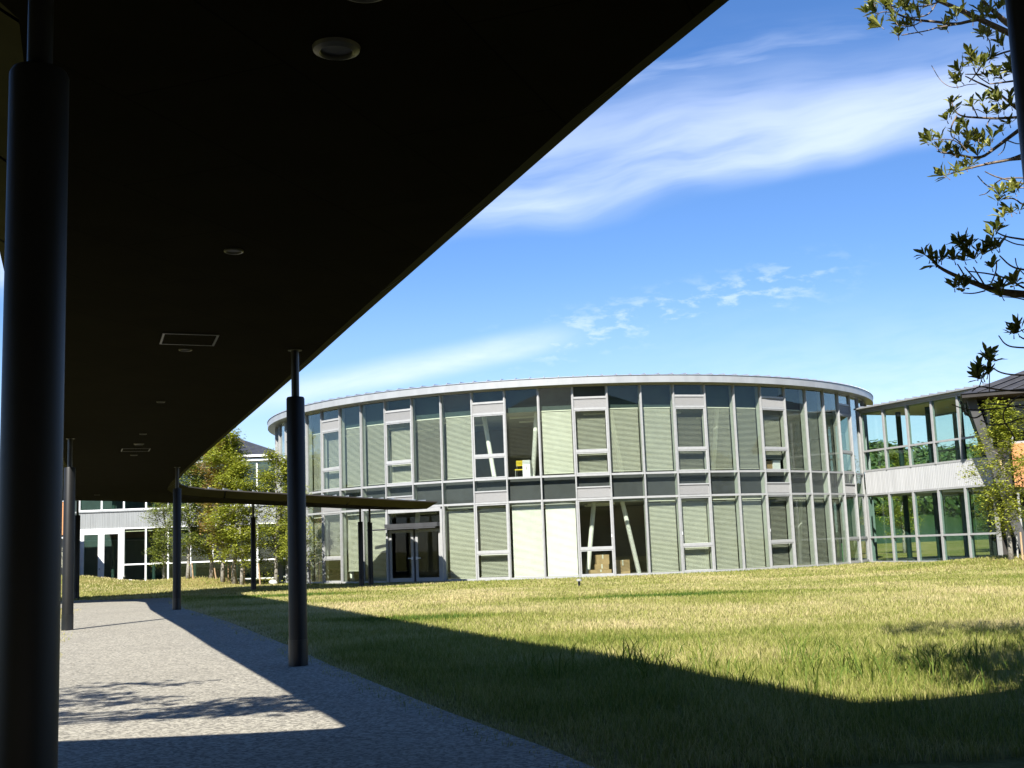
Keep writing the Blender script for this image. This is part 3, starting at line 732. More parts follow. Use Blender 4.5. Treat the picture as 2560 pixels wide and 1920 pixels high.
b.tube([(xc+.07,65.888,2.03),(xc+.10,65.888,1.98)],.012,6); b.build('emblem',M['sign_txt'],sg)

# hall behind the walkway, mirrored in the glass
OH = root('opposite_hall',(4,-24,0),'long dark roofed hall behind the walkway, seen only mirrored in the glass','building')
b = MB(); b.box(-34,40,-34,-14,-.3,10.5); b.build('wall',M['grey_wall'],OH)
b = MB(); b.box(-34.02,40.02,-14.02,-13.9,3.0,4.8); b.build('cladding',M['orange'],OH)
b = MB(); x0,x1,y0,y1 = -36,42,-36,-12; b.add([(x0,y0,10.5),(x1,y0,10.5),(x1,y1,10.5),(x0,y1,10.5),(-20,-24,19.5),(22,-24,19.5)],[(0,1,5,4),(1,2,5),(2,3,4,5),(3,0,4),(3,2,1,0)]); b.build('roof',M['dark_roof'],OH)

# dark hip roof of a hall further back
BH = root('rear_hall',(-24,98,0),'dark hipped roof of a further hall rising behind the young trees','building')
b = MB(); b.box(-38,-13,94,112,-.3,8.3); b.build('wall',M['beige'],BH)
b = MB(); x0,x1,y0,y1 = -39.5,-11.5,92.5,113.5
b.add([(x0,y0,8.3),(x1+ -4.0,y0,8.3),(x1-4.0,y1,8.3),(x0,y1,8.3),(-29,101,11.75),(-24.6,101,11.75)],[(0,1,5,4),(1,2,5),(2,3,4,5),(3,0,4),(3,2,1,0)])
b.build('roof',M['dark_roof'],BH)

# ------------------------------------------------------------------ canopy
ZS = 3.757
def canopy_z(x, y):
    t_ = min(1,max(0,(x+13.2)/9.3)); s_ = float(sstep(40.5,44.2,y))
    return ZS-.76*(t_**.8)*s_
SOFF = [(2.6,-9),(5.6,-9),(3.65,-2.2),(3.55,-1.7),(4.2,-1.4),(10,-1.5),(10,8.0),(6,7.0),(4.4,6.1),(3.4,5.5),(2.6,5.02),(2.0,4.80),(1.5,4.74),(1.3,4.76),(1.12,4.85),(1.0,5.05),(.45,6.38),(-.85,9.85),(-2.21,13.5),(-3.2,16.2),(-4.22,18.92),(-5.6,22.6),(-6.95,26.2),(-8.3,29.8),(-9.86,34.0),(-11.1,37.4),(-11.85,39.6),(-12.3,41.0),(-12.55,42.3),(-12.5,43.2),(-11.8,43.75),(-10.3,44.15),(-8.76,44.7),(-7.4,45.4),(-6.2,46.3),(-4.9,47.5),(-3.75,48.7),
        (-4.6,50.1),(-5.6,51.4),(-7.0,51.9),(-8.5,51.5),(-10,51.3),(-12.3,52.0),(-13.8,52.2),(-15.0,51.5),(-15.8,49.8),(-16.4,48.0),(-17.4,46.3),(-19.5,45.3),(-25,44.2),(-34,43.2),(-34,36.5),(-25,37.0),(-18,37.4),(-15.6,37.7),(-14.3,37.0),(-13.4,35.3),(-12.4,32.4),(-10.9,28.0),(-9.1,23.2),(-7.06,17.86),(-5.4,13.4),(-3.7,8.95),(-2.34,5.41),(-2.18,4.98),(-2.2,4.68),(-2.45,4.45),(-3.2,4.36),(-5,4.3),(-10,4.1),(-10,-1.6),(-4,-1.5),(-.6,-1.5),(.2,-1.8),(.45,-2.3)]
def offset_poly(poly, w_):
    out = []; n_ = len(poly)
    for i in range(n_):
        a_, b_, c_ = Vector(poly[i-1]), Vector(poly[i]), Vector(poly[(i+1)%n_])
        t1 = (b_-a_).normalized(); t2 = (c_-b_).normalized()
        n1 = Vector((t1.y,-t1.x)); n2 = Vector((t2.y,-t2.x)); m_ = n1+n2
        m_ = m_/max(.35,m_.length_squared)*2
        q = b_+m_*w_
        out.append((q.x,q.y))
    return out
CB_W, CB_H = .36, .25
LIP = offset_poly(SOFF,CB_W)
CN = root('canopy',(0,0,ZS),'long low walkway roof with dark flat underside and sloping pale edges','canopy')
sd = densify(SOFF,.8); vs, fs = fill_poly(sd,1.2)
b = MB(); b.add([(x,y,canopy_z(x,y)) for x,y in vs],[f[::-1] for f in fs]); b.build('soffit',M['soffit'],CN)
# bevel panels with narrow open joints over a dark backing
nS = len(SOFF)
bev = MB(); back_ = MB(); trim = MB()
iq = SOFF.index((.45,6.38)); joint = sum((Vector(SOFF[k+1])-Vector(SOFF[k])).length for k in range(iq)) % 2.4     # a joint falls where the photo shows one
for i in range(nS):
    s0, s1 = Vector(SOFF[i]), Vector(SOFF[(i+1)%nS]); l0, l1 = Vector(LIP[i]), Vector(LIP[(i+1)%nS])
    S3 = lambda f_: Vector((*s0.lerp(s1,f_),canopy_z(*s0.lerp(s1,f_))))
    L3 = lambda f_: Vector((*l0.lerp(l1,f_),canopy_z(*s0.lerp(s1,f_))+CB_H))
    seg = (s1-s0).length; up = Vector((0,0,.03))
    cuts = [0.0]; q = joint
    while q < seg: 
        if q > .05: cuts.append(q/seg)
        q += 2.4
    joint = q-seg; cuts.append(1.0)
    back_.quad(S3(1)+up,S3(0)+up,L3(0)+up*.3,L3(1)+up*.3)
    for j, (f0,f1) in enumerate(zip(cuts,cuts[1:])):
        g0 = f0+(.030/seg if j > 0 else 0); g1 = f1-(.030/seg if j < len(cuts)-2 else 0)
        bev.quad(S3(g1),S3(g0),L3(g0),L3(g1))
    e = Vector((0,0,.045))
    trim.quad(L3(1),L3(0),L3(0)+e,L3(1)+e)
bev.build('bevel',M['bevel'],CN); back_.build('joint_backing',M['sign'],CN); trim.build('edge_trim',M['dark_wall'],CN)
lpd = densify(LIP,.8); vs, fs = fill_poly(lpd,1.2)
sarr = np.array(SOFF)
b = MB(); b.add([(x,y,canopy_z(x,y)+CB_H+.046) for x,y in vs],fs)
b.build('roof',M['roof_metal'],CN)
# standing seams of the roof: across the strip
b = MB()
def seam(pa, pb):
    za, zb_ = canopy_z(*pa)+CB_H+.045, canopy_z(*pb)+CB_H+.045
    d = (Vector(pb)-Vector(pa)).normalized(); s_ = Vector((-d.y,d.x))*.02
    q = lambda p_, sg, z: (p_[0]+s_.x*sg, p_[1]+s_.y*sg, z)
    b.hexa([q(pa,-1,za),q(pb,-1,zb_),q(pb,1,zb_),q(pa,1,za),q(pa,-.5,za+.06),q(pb,-.5,zb_+.06),q(pb,.5,zb_+.06),q(pa,.5,za+.06)])
nearL = [(-11.8,43.75),(-10.3,44.15),(-8.76,44.7),(-7.4,45.4),(-6.2,46.3),(-4.9,47.5),(-3.75,48.7)]
farL = [(-12.3,52.0),(-10.6,51.3),(-9.2,51.3),(-8.0,51.6),(-7.0,51.9),(-6.2,51.8),(-5.6,51.4)]
def along(poly, f_):
    d = [0]; 
    for p_, q_ in zip(poly,poly[1:]): d.append(d[-1]+(Vector(q_)-Vector(p_)).length)
    x = f_*d[-1]
    for i in range(len(poly)-1):
        if x <= d[i+1]+1e-9: return Vector(poly[i]).lerp(Vector(poly[i+1]),(x-d[i])/(d[i+1]-d[i]))
for k in range(18):
    f_ = (k+.5)/18; p_, q_ = along(nearL,f_), along(farL,f_); d = (p_-q_).normalized(); seam(tuple(p_+d*.34),tuple(q_-d*.3))
rE = [(.45,6.38),(-2.21,13.5),(-4.22,18.92),(-6.95,26.2),(-9.86,34.0)]; lE = [(-2.34,5.41),(-5.4,13.4),(-7.06,17.86),(-9.1,23.2),(-12.4,32.4)]
for k in range(48):
    f_ = (k+.5)/48; p_, q_ = along(rE,f_), along(lE,f_); d = (p_-q_).normalized(); seam(tuple(p_+d*.34),tuple(q_-d*.34))
b.build('roof_seam',M['roof_metal'],CN)

# canopy columns
def canopy_column(x, y, label, grp='slim dark columns carrying the canopy', zbase=None):
    zb_ = gz(x,y)+.012 if zbase is None else zbase
    zt = canopy_z(x,y); rt = root('canopy_column',(x,y,zb_),label,'column',grp)
    sl = zt-.577
    b = MB(); b.lathe((x,y,0),[(.108,zb_+.30),(.108,sl-.02),(.098,sl)],32); autosmooth(b.build('sleeve',M['column'],rt))
    b = MB(); b.lathe((x,y,0),[(.113,zb_-.05),(.113,zb_+.30)],32); autosmooth(b.build('base_band',M['black'],rt))
    b = MB(); b.lathe((x,y,0),[(.047,sl),(.047,zt)],24); autosmooth(b.build('rod',M['black'],rt))
    b = MB(); b.lathe((x,y,0),[(.085,zt-.008),(.085,zt-.001)],24); b.build('flange',M['ring'],rt)
    return rt
canopy_column(-1.775,4.25,'thick looking dark column nearest the camera along the left edge of the photo')
canopy_column(-2.615,13.85,'dark column in full shade on the path edge in front of the round building')
canopy_column(-8.83,22.97,'column partly in sunlight with shaded top on the left edge of the gravel path')
canopy_column(-9.10,31.21,'shaded column at the far bend of the path where the canopy turns right')
canopy_column(-17.5,46.4,'thin dark column half hidden behind the sunlit column, beyond the gravel path')
canopy_column(-11.45,50.6,'slender dark column in front of the staked young trees')
canopy_column(-6.80,50.6,'left one of the two close dark posts beside the entrance door')
canopy_column(-6.48,51.3,'right one of the two close dark posts beside the entrance door')
rc = at(2600,0,3.72)
canopy_column(rc.x,3.72,'dark column cut off by the upper right corner of the photo')
# soffit fittings
def fitting(x, y, r, kind, label):
    z = canopy_z(x,y); rt = root('ceiling_speaker' if kind else 'downlight',(x,y,z),label,'speaker' if kind else 'light','round fittings in the canopy soffit')
    if kind:
        b = MB(); b.lathe((x,y,z),[(r,0),(r*.96,-.018),(r*.72,-.030),(r*.66,-.024),(r*.66,-.004)][::-1],36); autosmooth(b.build('rim',M['ring'],rt))
        b = MB(); b.lathe((x,y,z),[(.001,-.012),(r*.65,-.012),(r*.65,-.002)],32,False); b.build('grille',M['sign'],rt)
    else:
        b = MB(); b.lathe((x,y,z),[(r*.74,-.001),(r*.80,-.016),(r*.90,-.018),(r,-.012),(r,0)],28,False); b.build('trim_ring',M['ring'],rt)
        b = MB(); b.lathe((x,y,z),[(.001,-.004),(r*.76,-.0045)],28,False); b.build('reflector',M['sign'],rt)
fitting(-.80,5.40,.118,1,'large round ceiling speaker nearest the camera, seen whole')
fitting(-.585,4.80,.118,1,'round ceiling speaker cut by the top edge of the photo')
fitting(-2.21,9.13,.078,0,'round downlight halfway along the near soffit')
fitting(-3.85,13.52,.078,0,'round downlight just beyond the nearer square hatch')
fitting(-5.51,18.0,.066,0,'small downlight between the two square hatches')
fitting(-7.25,22.56,.068,0,'small downlight before the far square hatch')
fitting(-7.96,24.5,.105,1,'round ceiling speaker touching the near side of the far hatch')
fitting(-8.91,27.07,.080,0,'small downlight behind the far square hatch')
fitting(-15.4,42.7,.10,0,'farthest downlight near the end of the soffit')
def hatch(pts, label):
    P = [Vector(q) for q in pts]; z = ZS; c_ = sum(P,Vector((0,0)))/4
    rt = root('ceiling_hatch',(c_.x,c_.y,z),label,'hatch','square access hatches in the canopy soffit')
    b = MB()
    for i in range(4):
        a_, d_ = P[i], P[(i+1)%4]; ia, id_ = a_+(c_-a_)*.075, d_+(c_-d_)*.075
        b.hexa([(a_.x,a_.y,z-.012),(d_.x,d_.y,z-.012),(id_.x,id_.y,z-.012),(ia.x,ia.y,z-.012),(a_.x,a_.y,z-.001),(d_.x,d_.y,z-.001),(id_.x,id_.y,z-.001),(ia.x,ia.y,z-.001)])
    b.build('frame',M['ring'],rt)
    b = MB(); Q = [q+(c_-q)*.08 for q in P]
    b.hexa([(q.x,q.y,z-.006) for q in Q]+[(q.x,q.y,z-.001) for q in Q]); b.build('lid',M['soffit'],rt)
hatch([(-3.79,12.44),(-3.23,12.67),(-3.46,13.32),(-4.02,13.07)],'square access hatch with pale frame in the near soffit')
hatch([(-8.60,25.33),(-8.04,25.56),(-8.29,26.24),(-8.86,26.02)],'square access hatch far along the soffit')

# ------------------------------------------------------------------ small things on the lawn
def lawn_post(x, y, h, label):
    z = gz(x,y); rt = root('lawn_light',(x,y,z),label,'garden light','short lights standing in the lawn')
    b = MB(); b.lathe((x,y,z),[(.04,-.05),(.04,h*.7),(.05,h*.72)],16); autosmooth(b.build('post',M['black'],rt))
    b = MB(); b.lathe((x,y,z),[(.085,h*.72),(.085,h*.95),(.06,h)],16); autosmooth(b.build('head',M['greypole'],rt))
lawn_post(1.98,39.0,.26,'short black lawn light standing alone in front of the round building')
lawn_post(-21.4,63.5,.22,'short lawn light in front of the white double door')
p_ = at(325,1446,73.5); rt = root('ground_lamp',(p_.x,73.5,gz(p_.x,73.5)),'low white lamp at the foot of the glazed passage','lamp')
b = MB(); b.lathe((p_.x,73.5,gz(p_.x,73.5)),[(.05,-.05),(.05,.12),(.17,.13),(.17,.26),(.1,.30)],16); b.build('body',M['white'],rt)
p_ = at(683,1448,59); zz = gz(p_.x,59)
bm = bmesh.new(); bmesh.ops.create_icosphere(bm,subdivisions=3,radius=.22)
for v_ in bm.verts: v_.co *= 1+.25*(mnoise.noise(v_.co*5)); v_.co.z *= .7
me = bpy.data.meshes.new('pale_rock'); bm.to_mesh(me); bm.free(); me.materials.append(M['rock'])
o = bpy.data.objects.new('pale_rock',me); COL.objects.link(o); o.location = (p_.x,59,zz+.1); tag(o,'pale rock lying in the grass at the left foot of the round building','rock')

# ------------------------------------------------------------------ grass
grass_m = bpy.data.materials.new('grass_blades'); grass_m.use_nodes = True
n = NT(grass_m.node_tree); p = n.n['Principled BSDF']; p.inputs['Roughness'].default_value = .75; p.inputs['Specular IOR Level'].default_value = .2
at_ = n.new('ShaderNodeAttribute'); at_.attribute_name = 'tint'
c = n.ramp(at_.outputs['Fac'], [(0.0,(0.06,0.12,0.016)),(0.35,(0.22,0.245,0.045)),(0.65,(0.42,0.385,0.155)),(1.0,(0.62,0.50,0.29))])
n.l.new(c, p.inputs['Base Color'])
tr = n.new('ShaderNodeBsdfTranslucent'); n.l.new(c, tr.inputs[0]); mx = n.new('ShaderNodeMixShader'); mx.inputs[0].default_value = .28
n.l.new(p.outputs[0], mx.inputs[1]); n.l.new(tr.outputs[0], mx.inputs[2]); n.l.new(mx.outputs[0], n.n['Material Output'].inputs[0])
rs = np.random.RandomState(11)
def vnoise(x, y, s):     # cheap smooth value noise
    xi = np.floor(x*s).astype(int); yi = np.floor(y*s).astype(int); fx = x*s-xi; fy = y*s-yi
    h = lambda a_, b_: np.modf(np.abs(np.sin(a_*127.1+b_*311.7)*43758.5453))[0]
    fx = fx*fx*(3-2*fx); fy = fy*fy*(3-2*fy)
    return (h(xi,yi)*(1-fx)+h(xi+1,yi)*fx)*(1-fy)+(h(xi,yi+1)*(1-fx)+h(xi+1,yi+1)*fx)*fy
PATCH = [(3.4,28.5,3.2,1.1),(17.5,33,3.0,1.6),(-2.5,22.5,2.0,.8),(-8,41,3,2)]
def blades(x, y, h, wd, bend, tint):
    n_ = len(x); z = ground(x,y); th = rs.rand(n_)*2*np.pi; ph = rs.rand(n_)*2*np.pi
    wx, wy = np.cos(th)*wd/2, np.sin(th)*wd/2; bx, by = np.cos(ph)*bend*h, np.sin(ph)*bend*h
    V = np.empty((n_,5,3))
    V[:,0] = np.stack([x-wx,y-wy,z-.02],-1); V[:,1] = np.stack([x+wx,y+wy,z-.02],-1)
    V[:,2] = np.stack([x+wx*.7+bx*.35,y+wy*.7+by*.35,z+h*.6],-1); V[:,3] = np.stack([x-wx*.7+bx*.35,y-wy*.7+by*.35,z+h*.6],-1)
    V[:,4] = np.stack([x+bx,y+by,z+h*.98],-1)
    return V.reshape(-1,3), np.repeat(tint,5)
def seed(n_, y0, y1, extra=2.0, xl=.47, xr=.47):
    y = y0+(y1-y0)*rs.rand(n_); x = (-xl*y-extra)+(xl+xr)*1.0*y*rs.rand(n_)+2*extra*rs.rand(n_)
    ok = ~in_poly(x,y,PATH) | (dist_poly(x,y,PATH) < .28*rs.rand(n_)**2.2*(.3+1.2*vnoise(x+30,y,1.1))); ok &= np.hypot(x-RC.x,y-RC.y) > RR+.12
    ok &= ~((y > 73.8) & (x < -12)); ok &= ~((x < GX+.2) & (y > 65.7) & (y < 73))
    rel = (x-LA.x)*ln.x+(y-LA.y)*ln.y; ok &= ~((x > 16) & (rel < .15) & (y > 44))
    return x[ok], y[ok]
def tint_of(x, y, base=.52):
    t_ = base+.06+.40*(vnoise(x+50,y+50,.35)-.5)+.25*(vnoise(x+9,y+90,1.3)-.5)+.45*(rs.rand(len(x))-.5)
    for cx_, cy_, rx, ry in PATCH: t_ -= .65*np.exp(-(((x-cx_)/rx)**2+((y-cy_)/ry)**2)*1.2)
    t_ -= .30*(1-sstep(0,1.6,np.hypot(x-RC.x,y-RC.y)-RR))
    return np.clip(t_,0,1)
GV, GT = [], []
for (n_, y0, y1, h0, h1, w0) in ((85000,6.8,11.5,.04,.10,.006),(105000,11.5,17,.04,.10,.008),(110000,17,26,.04,.095,.012),(110000,26,38,.035,.09,.019),(100000,38,60,.035,.08,.030),(34000,60,74,.05,.10,.038)):
    x, y = seed(n_,y0,y1,2.0,.47 if y0 > 15 else .55)
    dP = dist_poly(x,y,PATH); h = (h0+(h1-h0)*rs.rand(len(x)))*(.35+.65*sstep(0,.5,dP))*(.85+.3*vnoise(x,y,.8))
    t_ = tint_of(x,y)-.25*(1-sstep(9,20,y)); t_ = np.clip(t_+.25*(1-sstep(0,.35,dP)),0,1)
    v_, q_ = blades(x,y,h,w0*(.7+.6*rs.rand(len(x))),.25+.5*rs.rand(len(x)),t_); GV.append(v_); GT.append(q_)
# taller weeds along the shade line
for k in range(120):
    f_ = rs.rand(); X = .3+4.2*f_+rs.randn()*.5; Y = 12.2-1.9*f_+rs.randn()*.8
    if X > 2.4: Y += (X-2.4)*.4
    m_ = rs.randint(4,12); x = X+rs.randn(m_)*.07; y = Y+rs.randn(m_)*.07
    ok = ~in_poly(x,y,PATH); x, y = x[ok], y[ok]
    if not len(x): continue
    h = (.07+.15*rs.rand(len(x)))*(1.7 if rs.rand() < .12 else 1)
    v_, q_ = blades(x,y,h,.012+.006*rs.rand(len(x)),.35+.6*rs.rand(len(x)),np.clip(.02+.26*rs.rand(len(x)),0,1)); GV.append(v_); GT.append(q_)
GV = np.concatenate(GV); GT = np.concatenate(GT); nb_ = len(GV)//5
base_ = np.arange(nb_)*5
tri = np.stack([base_,base_+1,base_+2, base_,base_+2,base_+3, base_+3,base_+2,base_+4],-1).ravel()
g_o = mesh_np('grass',GV,tri,3,[grass_m],GT)
tag(g_o,'dry yellow green grass growing over the whole lawn','grass',kind='stuff')

# ------------------------------------------------------------------ trees
def tree_mesh(seed_, H, trunk_r, crown_lo, crown_r, nleaf, leaf, droop=.2, layers=7):
    """returns (trunk MB, crown verts, faces, tint) around the origin"""
    r = random.Random(seed_); tm = MB(); CV = []; CT = []
    bend = [Vector((r.uniform(-.08,.08)*H*.1*k, r.uniform(-.08,.08)*H*.1*k, H*k/9)) for k in range(10)]
    bend[0] = Vector((0,0,-.15)); tm.tube(bend,[trunk_r*(1.35 if k == 0 else 1)*(1-.088*k) for k in range(10)],8)
    tips = []
    nl = int(layers*4)
    for k in range(nl):
        f_ = k/(nl-1); z = crown_lo+(H*.97-crown_lo)*f_; i = min(8,int(z/H*9)); q = z/H*9-i; s = bend[i].lerp(bend[i+1],q)
        a_ = k*2.4+r.uniform(-.5,.5); ln_ = crown_r*(math.sin(math.pi*min(1,.22+.72*f_))**.8)*r.uniform(.6,1.1)
        d = Vector((math.cos(a_),math.sin(a_),r.uniform(.45,1.35))); pts = [s]
        for j in range(1,5):
            d = (d+Vector((r.uniform(-.2,.2),r.uniform(-.2,.2),r.uniform(-.12,.12)-.05*j*droop*4))).normalized(); pts.append(pts[-1]+d*ln_/4)
        r0 = trunk_r*.34*(1-.6*f_); tm.tube(pts,[r0,r0*.8,r0*.6,r0*.4,r0*.2],5,False)
        for j in (2,3,4):
            tips.append((pts[j],.45+.1*j)); 
            for _ in range(2):
                e = pts[j]+Vector((r.uniform(-1,1),r.uniform(-1,1),r.uniform(-.3,.5)))*ln_*.32
                tm.tube([pts[j],pts[j].lerp(e,.5)+Vector((0,0,.03)),e],[r0*.35,r0*.25,r0*.12],4,False); tips.append((e,.7))
    per = max(1,nleaf//len(tips))
    for (c_, w_) in tips:
        shade = r.uniform(-.2,.25); 
        if r.random() < .18: continue
        for _ in range(int(per*r.uniform(.5,1.6))):
            p_ = c_+Vector((r.gauss(0,.22),r.gauss(0,.22),r.gauss(0,.19)))
            a_ = r.uniform(0,6.283); d = Vector((math.cos(a_),math.sin(a_),r.uniform(-.7,.25))).normalized(); s = d.cross(Vector((r.uniform(-.4,.4),r.uniform(-.4,.4),1))).normalized()
            l_ = leaf*r.uniform(.7,1.3); wv = s*l_*.28; up = Vector((0,0,l_*.08))
            CV += [p_, p_+d*l_*.5+wv+up, p_+d*l_, p_+d*l_*.5-wv+up]; CT += [min(1,max(0,.45+shade+r.uniform(-.25,.3)))]*4
    return tm, CV, CT
def mesh_from(name, CV, CT, m_):
    me = bpy.data.meshes.new(name); me.from_pydata([tuple(v_) for v_ in CV],[],[(4*i,4*i+1,4*i+2,4*i+3) for i in range(len(CV)//4)]); me.update()
    me.materials.append(m_); a_ = me.attributes.new('tint','FLOAT','POINT'); a_.data.foreach_set('value',CT); return me
PROTO = {}
for key, args, lm in (('a',(21,7.8,.12,1.2,1.7,11000,.16),'leaf_a'),('b',(33,7.2,.11,1.2,1.6,10000,.16),'leaf_b'),('c',(47,7.6,.11,1.5,1.6,9500,.16),'leaf_c')):
    tm, CV, CT = tree_mesh(*args); o = tm.build('trunk',M['bark_grey']); me_t = o.data; me_t.polygons.foreach_set('use_smooth',[True]*len(me_t.polygons)); bpy.data.objects.remove(o)
    PROTO[key] = (me_t, mesh_from('crown',CV,CT,M[lm]))
def plant(x, y, key, rz, sc, label, crown_m=None, grp='young trees planted around the lawn'):
    rt = root('young_tree',(x,y,gz(x,y)),label,'tree',grp); rt.rotation_euler = (0,0,rz); rt.scale = (sc,sc,sc)
    for nm, me in (('trunk',PROTO[key][0]),('crown',PROTO[key][1])):
        o = bpy.data.objects.new(nm,me); COL.objects.link(o); o.parent = rt
    return rt
plant(-17.5,62.0,'b',.3,.90,'young green tree at the left end of the staked row')
plant(-16.4,62.6,'b',2.1,1.02,'dark green young tree with the stoutest pale trunk of the row')
plant(-15.4,61.0,'c',1.0,.97,'young tree with russet leaves on top in the middle of the row')
plant(-14.6,60.2,'a',4.0,1.0,'tall yellow green tree right of the russet one in the staked row')
plant(-14.0,59.3,'a',5.2,.78,'lower yellow green tree touching the slender dark column')
plant(-12.4,60.0,'a',2.6,.86,'yellow green tree growing close to the left wall of the round building')
plant(-10.5,55.3,'a',.7,.60,'thin yellow green tree right behind the shaded front column')
plant(18.1,43.2,'a',1.2,.74,'young yellow green tree in front of the leaning grey wall on the right')
plant(22.2,42.5,'a',3.2,.8,'yellow green tree cut by the right edge of the photo')
plant(-19.5,64.5,'b',4.4,.7,'small green tree at the left of the row')
for k,(x,y,key,s) in enumerate(((30,74,'b',.9),(33,80,'b',1.0),(27,82,'a',.9),(37,76,'b',1.0))):
    plant(x,y,key,k*1.3,s,['green tree nearest behind the glazed passage on the right','green tree second nearest behind the right glazed passage','yellow green tree seen through the right passage','green tree seen at the right end through the passage'][k],grp='trees behind the right passage')
# stakes
def stake(px, ytop, pxb, yb, Y, label, mm='stake', r=.035):
    a_, c_ = at(px,ytop,Y), at(pxb,yb,Y); c_.z = min(c_.z,gz(c_.x,Y))-.1
    b = MB(); b.tube([c_,a_],[r*1.1,r],8); o = b.build('tree_stake',M[mm]); o.location = (0,0,0)
    tag(o,label,'stake','support stakes beside the young trees')
stake(476,1410,476,1448,62.2,'grey support pole beside the leftmost pale trunk','greypole',.022)
stake(480,1408,483,1446,62.0,'tan stake leaning right beside the leftmost pale trunk')
stake(536,1420,541,1446,62.0,'tan stake right of the stoutest pale trunk')
stake(545,1425,548,1444,63.5,'short brown stake third from the left among the trunks')
stake(571,1410,570,1454,61.3,'brown stake close to the right of the middle trunk')
stake(579,1412,581,1455,61.0,'tan stake further right of the middle trunk')
stake(610,1415,611,1459,60.3,'thin tan stake between the two rightmost pale trunks')
stake(646,1408,651,1463,58.6,'tan stake leaning beside the slender dark column')
stake(772,1412,776,1460,54.8,'tan stake right behind the shaded front column')
stake(2541,1335,2544,1390,43.6,'pale stake right of the young tree by the leaning wall','greypole',.03)
stake(2551,1330,2556,1390,42.6,'tan stake at the right photo edge beside the young tree')
# low shrub near the left foot of the round building
def leaf_clump(name, c_, rad, nl_, leaf, m_, seed_, label, cat):
    r = random.Random(seed_); CV, CT = [], []
    for _ in range(nl_):
        p_ = Vector(c_)+Vector((r.gauss(0,rad),r.gauss(0,rad),abs(r.gauss(0,rad*.8)))); a_ = r.uniform(0,6.28); d = Vector((math.cos(a_),math.sin(a_),r.uniform(-.3,.7))).normalized(); s = d.cross(Vector((0,0,1))).normalized()
        CV += [p_,p_+d*leaf*.5+s*leaf*.3,p_+d*leaf,p_+d*leaf*.5-s*leaf*.3]; CT += [r.random()]*4
    o = bpy.data.objects.new(name,mesh_from(name,CV,CT,m_)); COL.objects.link(o); tag(o,label,cat)
p_ = at(665,1445,60); leaf_clump('low_shrub',(p_.x,60,gz(p_.x,60)),.4,260,.14,M['leaf_a'],5,'low yellow green shrub beside the pale rock','shrub')

# wooded hill far behind the passage
def hill_h(x, y): return 24*math.exp(-((y-270)/70)**2)*(.75+.35*math.sin(x*.021+1)+.12*math.sin(x*.06))
b = MB(); xs = np.arange(-60,330,12.0); ys = np.arange(150,400,12.0)
vs = [(x,y,hill_h(x,y)-2.5) for y in ys for x in xs]; nx = len(xs)
b.add(vs,[(j*nx+i,j*nx+i+1,(j+1)*nx+i+1,(j+1)*nx+i) for j in range(len(ys)-1) for i in range(nx-1)])
tag(b.build('hill',M['leaf_hill']),kind='structure')
r = random.Random(5); CV, CT = [], []
for _ in range(1300):
    x, y = r.uniform(40,150), r.uniform(190,272); z = hill_h(x,y)-2.5; rad = r.uniform(1.8,3.6); sh = r.uniform(-.25,.25)
    for _k in range(80):
        d = Vector((r.gauss(0,1),r.gauss(0,1),r.gauss(0,1))).normalized(); p_ = Vector((x,y,z+rad*.8))+d*rad*r.uniform(.75,1.05)
        s = d.cross(Vector((r.uniform(-1,1),r.uniform(-1,1),.3))).normalized(); t_ = d.cross(s); q = rad*.17
        CV += [p_-s*q,p_+t_*q*.6,p_+s*q,p_-t_*q*.6]; CT += [min(1,max(0,.4+sh+r.uniform(-.3,.3)))]*4
o = bpy.data.objects.new('forest',mesh_from('forest',CV,CT,M['leaf_hill'])); COL.objects.link(o); tag(o,'far wooded hillside seen through the glazed passage','forest',kind='stuff')

# ------------------------------------------------------------------ foreground tree at the upper right
r = random.Random(9)
FT = root('foreground_tree',(3.75,6.9,0),'leafy branches of a near tree reaching in from the upper right','tree')
tk = MB(); LV, LT = [], []
tk.tube([(3.75,6.9,-.1),(3.74,6.88,1.2),(3.72,6.87,2.4),(3.74,6.9,3.6),(3.8,6.95,4.8),(3.8,7.0,6.4),(3.75,7.1,8.2)],[.11,.09,.08,.07,.055,.04,.02],10)
def twig(pts, r0, r1, Y0=6.5, Y1=6.5):
    P = [at(px,py,Y0+(Y1-Y0)*k/max(1,len(pts)-1)) for k,(px,py) in enumerate(pts)]
    if pts[0][0] > 2570: P = [Vector((3.73,6.88,max(.6,P[0].z-.12)))]+P; r0 = r0*1.15      # grows out of the trunk
    # smooth by midpoint subdivision
    for _ in range(2):
        Q = [P[0]]
        for a_, c_ in zip(P,P[1:]): Q += [a_.lerp(c_,.25),a_.lerp(c_,.75)]
        P = Q+[P[-1]]
    tk.tube(P,[r0+(r1-r0)*k/(len(P)-1) for k in range(len(P))],6,False)
